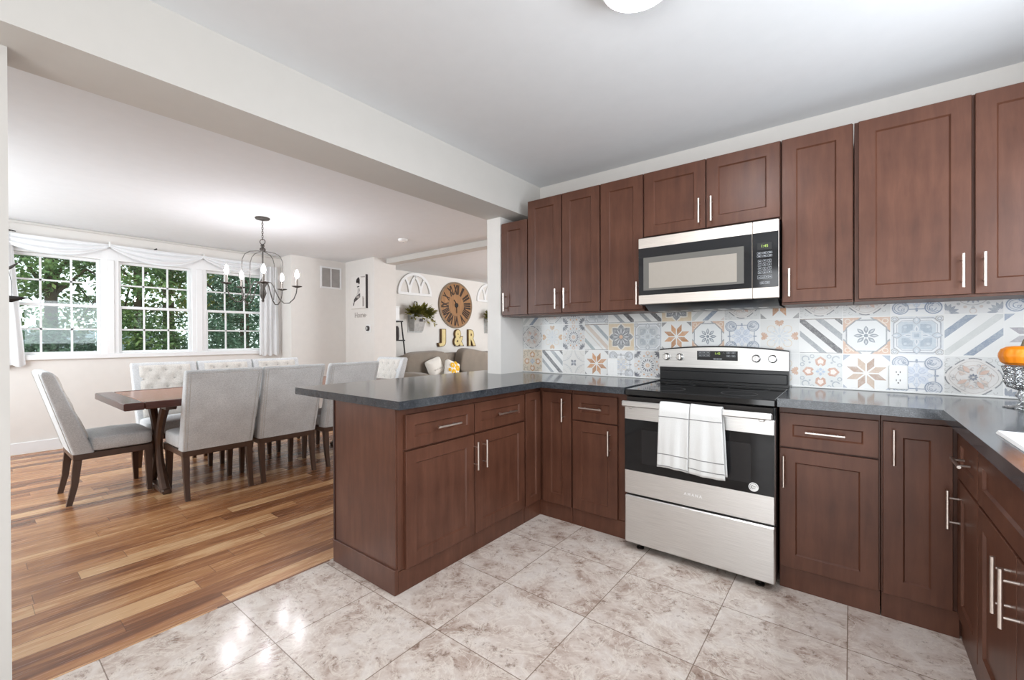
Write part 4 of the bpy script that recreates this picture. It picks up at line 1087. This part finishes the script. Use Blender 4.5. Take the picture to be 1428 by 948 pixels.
G().lathe([(0, 0), (.062, 0), (.062, -.012), (.055, -.022), (.03, -.034), (0, -.036)], n=28).build('housing', 'plastic', t)
G().lathe([(0, -.0362), (.012, -.0362), (.011, -.041), (0, -.041)], (.012, -.0, 0), 14).build('test_button', 'galv', t)

# ------------------------------------------------------------------ living room wall
XL = -6.498
def strip(g, pts, w, d0, d1, closed=False):
    """flat bar of width w following pts (y,z), from depth d0 to d1 off the wall"""
    n = len(pts); L, R_ = [], []
    for i, p in enumerate(pts):
        a = pts[max(0, i - 1)]; b = pts[min(n - 1, i + 1)]; d = Vector((b[0] - a[0], b[1] - a[1])).normalized()
        L.append((p[0] - d.y * w / 2, p[1] + d.x * w / 2)); R_.append((p[0] + d.y * w / 2, p[1] - d.x * w / 2))
    for i in range(n - 1):
        q = [L[i], L[i + 1], R_[i + 1], R_[i]]; g.prism(q, d0, d1, 'yz')
def arc(cy, cz, r, a0, a1, n=16): return [(cy + r * math.cos(a0 + (a1 - a0) * k / n), cz + r * math.sin(a0 + (a1 - a0) * k / n)) for k in range(n + 1)]
t = thing('arch_frame', 'white arched window-frame wall decor above the left planter', 'wall decor', (XL, 5.335, 2.04), 0, 'white arched wall frames')
g = G(); R0 = .375; strip(g, arc(0, 0, R0, 0, PI, 28), .052, .0, .030); strip(g, [(-R0 - .02, -.0), (R0 + .02, -.0)], .046, .0, .031)
g.build('frame', 'white', t)
g = G()
for s_ in (-1, 1):
    strip(g, [(s_ * q[0], q[1]) for q in arc(-.60, 0, .47, 0, math.radians(41), 10)], .044, .002, .026)
    strip(g, [(s_ * q[0], q[1]) for q in arc(.36, 0, .49, PI, PI - math.radians(46), 12)], .044, .003, .027)
g.build('tracery', 'white', t)
dup(t, (XL, 7.448, 2.04), 0, 'white arched window-frame wall decor right of the clock, cut by the wall')

pl = thing('wall_planter', 'galvanised wall pocket planter of trailing greenery left of the clock', 'planter', (XL, 5.345, 1.318), 0, 'hanging wall planters')
G().box(.002, .010, -.175, .165, 0, .36, .003).build('back_plate', 'galv', pl)
g = G(); vs = [(.0105, -.15, .02), (.0105, .14, .02), (.10, .10, .02), (.10, -.11, .02), (.0105, -.165, .31), (.0105, .155, .31), (.17, .14, .29), (.17, -.15, .29)]
g.add(vs, [(0, 1, 2, 3), (0, 1, 5, 4), (1, 2, 6, 5), (2, 3, 7, 6), (3, 0, 4, 7)]); o = g.build('pocket', 'galv', pl, smooth=0); m = o.modifiers.new('sheet', 'SOLIDIFY'); m.thickness = .003
G().add([(.1565, -.03, .20), (.1565, .05, .20), (.1665, .052, .255), (.1665, -.032, .255)], [(0, 1, 2, 3)]).build('label_holder', 'dark', pl)
G().tube([(.008, -.10, .355), (.006, -.02, .585), (.006, .02, .585), (.008, .12, .355)], .006, 6).build('hanger', 'iron', pl)
g = G(); rr = random.Random(3)
def leafcard(g, p, d, n, L, w):
    d = d.normalized(); s_ = d.cross(n).normalized(); n = s_.cross(d)
    p = Vector(p); q = p + d * L
    m = p + d * L * .45 + n * L * .05
    g.add([p, m + s_ * w, q, m - s_ * w], [(0, 1, 2), (0, 2, 3)])
for k in range(420):
    a = rr.uniform(-1, 1); base = Vector((.06 + .09 * rr.random(), a * .15, .33 + .04 * rr.random()))
    d = Vector((rr.uniform(.0, 1), a * 1.3 + rr.uniform(-.8, .8), rr.uniform(-.25, .9)))
    st_ = base + d.normalized() * rr.uniform(0, .16); st_.x = max(st_.x, .02)
    leafcard(g, st_, d + Vector((.1, 0, -.1)), Vector((rr.uniform(-.3, 1), rr.uniform(-.4, .4), 1)), rr.uniform(.07, .13), rr.uniform(.018, .034))
for k in range(60):
    f = rr.random(); base = Vector((.12, .16 + .22 * f, .36 - .22 * f * f)); d = Vector((rr.uniform(-.2, .6), rr.uniform(-.3, 1), rr.uniform(-1, .5)))
    leafcard(g, base, d, Vector((.5, 0, 1)), .07, .018)
g.build('trailing_foliage', 'leaf', pl, smooth=0)
dup(pl, (XL, 7.47, 1.318), 0, 'galvanised wall pocket planter right of the clock, mostly hidden by the wall')

ck = thing('wall_clock', 'large round reclaimed-wood clock with dark roman numerals', 'clock', (XL, 6.405, 1.892))
G().lathe([(0, .0), (.480, .0), (.480, .028), (.455, .034), (.445, .026), (0, .026)], n=64, axis='x').build('rim', 'clockrim', ck)
G().lathe([(0, .0262), (.444, .0262), (.444, .0290), (0, .0290)], n=64, axis='x').build('face', 'clock', ck)
g = G()
NUM = ['XII', 'I', 'II', 'III', 'IIII', 'V', 'VI', 'VII', 'VIII', 'IX', 'X', 'XI']
for k, s_ in enumerate(NUM):
    vs, fs = text_geo(s_, .2, .002, .009)
    x0, x1 = min(v.x for v in vs), max(v.x for v in vs); y0, y1 = min(v.y for v in vs), max(v.y for v in vs)
    wid = {1: .05, 2: .085, 3: .12}.get(len(s_), .14) if 'X' not in s_ and 'V' not in s_ else min(.145, .075 + .03 * (len(s_) - 1))
    wid *= 1.1; sx_, sy_ = wid / (x1 - x0), .20 / (y1 - y0)
    rot = Matrix.Rotation(-k * PI / 6, 4, 'Z')
    out = []
    for v in vs:
        p = Vector(((v.x - (x0 + x1) / 2) * sx_, (v.y - (y0 + y1) / 2) * sy_ + .322, v.z)); p.x *= (.55 + .45 * p.y / .322)
        out.append(Matrix.Translation((.031, 0, 0)) @ ROT_X @ rot @ p)
    g.add(out, fs)
g.build('numerals', 'clockdk', ck, smooth=0)
g = G(); g.tube([(.0295, .222 * math.cos(q), .222 * math.sin(q)) for q in [2 * PI * i / 48 for i in range(48)]], .003, 5, True); g.build('inner_ring', 'clockrim', ck)
G().lathe([(0, .029), (.05, .029), (.046, .044), (0, .046)], n=18, axis='x').build('hub', 'dkiron', ck)
g = G(); strip(g, [(0, 0), (-.035, .07), (-.075, .105)], .022, .033, .037); g.build('hour_hand', 'dkiron', ck)
g = G(); strip(g, [(0, .03), (.005, -.13), (0, -.165)], .018, .038, .042); g.build('minute_hand', 'dkiron', ck)

def marquee(ch_, y, z, h, w, label):
    t = thing('marquee_letter', label, 'letter', (XL, y, z), 0, 'marquee letters over the sofa')
    def fit(off, hh, ww):
        vs, fs = text_geo(ch_, .3, 1.0, off); x0, x1 = min(v.x for v in vs), max(v.x for v in vs); y0, y1 = min(v.y for v in vs), max(v.y for v in vs)
        return vs, fs, (x0 + x1) / 2, (y0 + y1) / 2, ww / (x1 - x0), hh / (y1 - y0)
    vs, fs, cx, cy, kx, ky = fit(.022, h, w)
    g = G(); g.add([(.026 + v.z * .024, (v.x - cx) * kx, (v.y - cy) * ky) for v in vs], fs); o = g.build('rim', 'rust', t, smooth=0)
    vs2, fs2, _, _, _, _ = fit(.012, h, w)
    g = G(); g.add([(.0515 + v.z * .0012, (v.x - cx) * kx, (v.y - cy) * ky) for v in vs2], fs2); g.build('face', 'gold', t, smooth=0)
    return t
marquee('J', 5.985, 1.215, .36, .215, 'gold marquee letter J on the wall above the sofa')
marquee('&', 6.46, 1.215, .36, .30, 'gold marquee ampersand between the letters J and R')
marquee('R', 6.86, 1.215, .36, .24, 'gold marquee letter R on the wall above the sofa')

# A-frame shelf
t = thing('ladder_shelf', 'black metal A-frame shelf standing in the corner beside the sofa', 'shelf', (-6.30, 4.66, 0))
for sx in (-.14, .14):
    G().tube([(sx, .30, .0), (sx, .10, 1.50)], .012, 8).build('leg', 'dkiron', t)
    G().tube([(sx, -.26, .0), (sx, -.06, 1.50)], .012, 8).build('leg', 'dkiron', t)
for z, a in ((1.49, .115), (1.16, .155), (.80, .20), (.42, .25)): G().box(-.15, .15, -a - .01, a + .02, z, z + .022, .003).build('shelf_board', 'dkiron', t)
G().tube([(-.14, .02, .0), (-.14, .02, 1.49)], .010, 8).build('rear_post', 'dkiron', t)
tag(G().box(-6.39, -6.21, 4.54, 4.765, 1.5125, 1.74, .006).box(-6.3895, -6.2105, 4.541, 4.764, 1.7405, 1.765, .004).build('storage_box', 'white'), 'small white lidded box on top of the black A-frame shelf', 'box')
tag(G().lathe([(0, 0), (.045, 0), (.055, .06), (.05, .20), (.035, .24), (.03, .239), (.045, .19), (0, .02)], (-6.30, 4.755, 1.1825), 20).build('vase', 'dark'), 'dark slim vase on the second board of the black shelf', 'vase')

# sofa
t = thing('sofa', 'taupe microfibre sofa standing in front of the living room wall', 'sofa', (-6.06, 5.74, 0))
G().box(.05, .90, -1.25, 1.55, .06, .36, .03).build('base', 'sofa', t)
G().sell((.13, .155, .64), .11, 1.385, .30, .25, .12, 40, 16).build('backrest', 'sofa', t)
for y in (-1.265, 1.60): G().sell((.48, y, .36), .42, .12, .30, .3, .3, 36, 16).build('arm', 'sofa', t)
for k in range(3): G().sell((.57, -.70 + k * .86, .41), .36, .43, .075, .3, .18, 40, 12).build('seat_cushion', 'sofa', t)
for y, w, zc, h, rx in ((-.84, .45, .725, .262, .03), (.39, .45, .745, .24, -.16), (1.17, .34, .74, .24, .06)):
    G().sell((0, 0, 0), .118, w, h, .45, .24, 44, 20).build('back_cushion', 'sofa', t, loc=(.345, y, zc), rot=(rx, .12, 0))
for leg_y in (-1.2, 1.50):
    for x in (.1, .84): G().box(x - .03, x + .03, leg_y - .03, leg_y + .03, 0, .0598, .004).build('leg', 'chairleg', t)
def pil(x, y, z): k = 1 - .22 * (abs(x) * abs(z)) ; return (x, y, z)
def throw(loc, rot, w, label, extra=None):
    def fn(a, b, c):  # a thick, b width, c height
        m = max(abs(b), abs(c)); return (a * (1 - .75 * min(1, m) ** 3), b * (1 - .07 * (1 - c * c)), c * (1 - .07 * (1 - b * b)))
    t = thing('throw_pillow', label, 'pillow', loc, 0)
    o = G().sell((0, 0, 0), .085, w, w, .45, .45, 40, 24, fn=fn).build('cover', 'pillow', t, rot=rot)
    return t, o
p1, o1 = throw((-5.49, 4.935, .71), (.30, -.20, -.10), .172, 'white throw pillow with grey script on the sofa')
g = G().tube([(.0835 - .35 * (k / 40 - .5) ** 2 * .06, -.09 + .18 * k / 40, -.03 + .011 * math.sin(k * 1.25) * (1 + .5 * math.sin(k * .5))) for k in range(41)], .0016, 5); g.build('script_print', 'decal', o1)
p2, o2 = throw((-5.33, 5.165, .67), (-.35, -.25, .0), .166, 'white throw pillow with mustard flowers on the sofa')
g = G()
for (a, b, r_) in ((-.06, .05, .045), (.05, .03, .05), (-.02, -.06, .05), (.08, -.07, .035), (-.10, -.04, .03), (.02, .11, .035)):
    for k in range(6):
        q = k * PI / 3; cx, cz = a + r_ * .6 * math.cos(q), b + r_ * .6 * math.sin(q)
        dx = .0858 * (1 - .75 * min(1, max(abs(cx), abs(cz)) / .166) ** 3) * .96 + .002
        g.add([(dx, cx + r_ * .5 * math.cos(j * PI / 4), cz + r_ * .5 * math.sin(j * PI / 4)) for j in range(8)], [tuple(range(8))])
g.build('flower_print', 'yellow', o2, smooth=0)

# ------------------------------------------------------------------ garden beyond the windows
S(G().box(-32, -7.03, -14, 22, -.55, -.45), 'ground', 'grass')
def foliage(centres, n, size, seed, flat=1.0):
    r = random.Random(seed); g = G()
    for i in range(n):
        c, R_ = centres[r.randrange(len(centres))]
        while True:
            d = Vector((r.uniform(-1, 1), r.uniform(-1, 1), r.uniform(-1, 1)))
            if .05 < d.length <= 1: break
        d = d.normalized() * d.length ** .5
        p = Vector(c) + Vector((d.x * R_[0], d.y * R_[1], d.z * R_[2]))
        dd = Vector((r.uniform(-1, 1), r.uniform(-1, 1), r.uniform(-1, .35)))
        leafcard(g, p, dd, Vector((r.uniform(-.6, .6), r.uniform(-.6, .6), 1)), size * r.uniform(.7, 1.3), size * r.uniform(.25, .38))
    return g
def tree(name, label, x, y, trunk_r, h, cent, n, size, mat, seed, lean=0.0):
    t = thing(name, label, 'tree', (x, y, -.45), 0, 'trees beyond the dining windows')
    g = G(); g.tube([(0, 0, 0), (.02, lean * .3, h * .3), (.0, lean * .6, h * .6), (.05, lean, h)], [trunk_r * 1.3, trunk_r, trunk_r * .9, trunk_r * .5], 12)
    r = random.Random(seed)
    for c, R_ in cent[:6]:
        g.tube([(0, lean * .5, h * .5 + r.random() * .3), (c[0] * .5, c[1] * .5, (c[2] + h * .6) * .5 + .2), c], [trunk_r * .4, trunk_r * .25, trunk_r * .1], 7)
    g.build('trunk', 'bark', t)
    foliage(cent, n, size, seed).build('foliage', mat, t, smooth=0, recalc=False)
    return t
def ring_c(n, rad, z0, z1, R_, seed):
    r = random.Random(seed)
    return [((r.uniform(-rad, rad), r.uniform(-rad, rad), r.uniform(z0, z1)), (R_ * r.uniform(.7, 1.2), R_ * r.uniform(.7, 1.2), R_ * r.uniform(.35, .6))) for _ in range(n)]
tree('maple_tree', 'leafy maple with a straight trunk seen through the left of the middle window', -11.0, 2.19, .075, 5.0, ring_c(26, 1.0, 1.9, 4.0, .42, 1), 6500, .085, 'l1', 11)
tree('maple_tree', 'leafy maple with a thick trunk seen through the right of the middle window', -11.8, 2.86, .11, 5.4, ring_c(24, 1.0, 2.3, 4.2, .42, 2), 5500, .09, 'l3', 12)
tree('maple_tree', 'green maple seen through the left window', -10.6, .98, .085, 4.6, ring_c(32, .95, 1.85, 3.7, .42, 3), 8500, .08, 'l1', 13)
tree('spruce_tree', 'dense blue-green spruce seen through the right window', -10.4, 3.85, .09, 4.6, [((0, 0, .5 + k * .34), (1.15 - k * .075, 1.15 - k * .075, .28)) for k in range(12)], 12000, .085, 'l2', 14)
tree('spruce_tree', 'tall hazy spruce standing behind the two maple trunks', -14.5, 4.9, .12, 6, [((0, 0, .8 + k * .45), (1.5 - k * .09, 1.5 - k * .09, .35)) for k in range(12)], 8000, .11, 'l2', 15)
def bush(label, x, y, cent, n, mat, seed, size=.075):
    t = thing('garden_shrub', label, 'shrub', (x, y, -.45), 0, 'shrubs below the dining windows')
    G().tube([(0, 0, 0), (.02, .02, .7)], [.03, .015], 8).build('stem', 'bark', t)
    foliage(cent, n, size, seed).build('foliage', mat, t, smooth=0, recalc=False); return t
bush('round green shrub below the left window', -9.5, .72, [((0, 0, 1.1), (.5, .72, .75)), ((0, .25, 1.3), (.4, .5, .55))], 5600, 'l2', 21)
bush('round green shrub below the middle window', -9.7, 2.02, [((0, 0, 1.1), (.5, .66, .80)), ((0, .2, 1.3), (.4, .5, .6))], 5600, 'l1', 22)
bush('dark green shrub between the middle and right windows', -9.3, 2.95, [((0, 0, 1.2), (.4, .5, .85))], 3600, 'l2', 23)
t = thing('garden_fence', 'pale blue board fence at the bottom of the garden', 'fence', (-13.2, 1.6, -.45))
g = G()
for k in range(16): g.box(0, .02, -1.9 + k * .2, -1.71 + k * .2, .1, 1.86, .003)
g.build('boards', 'fence', t)
for k in range(4): G().box(-.09, -.001, -1.8 + k * 1.0 - .04, -1.8 + k * 1.0 + .04, 0, 1.9, .004).build('post', 'fence', t)
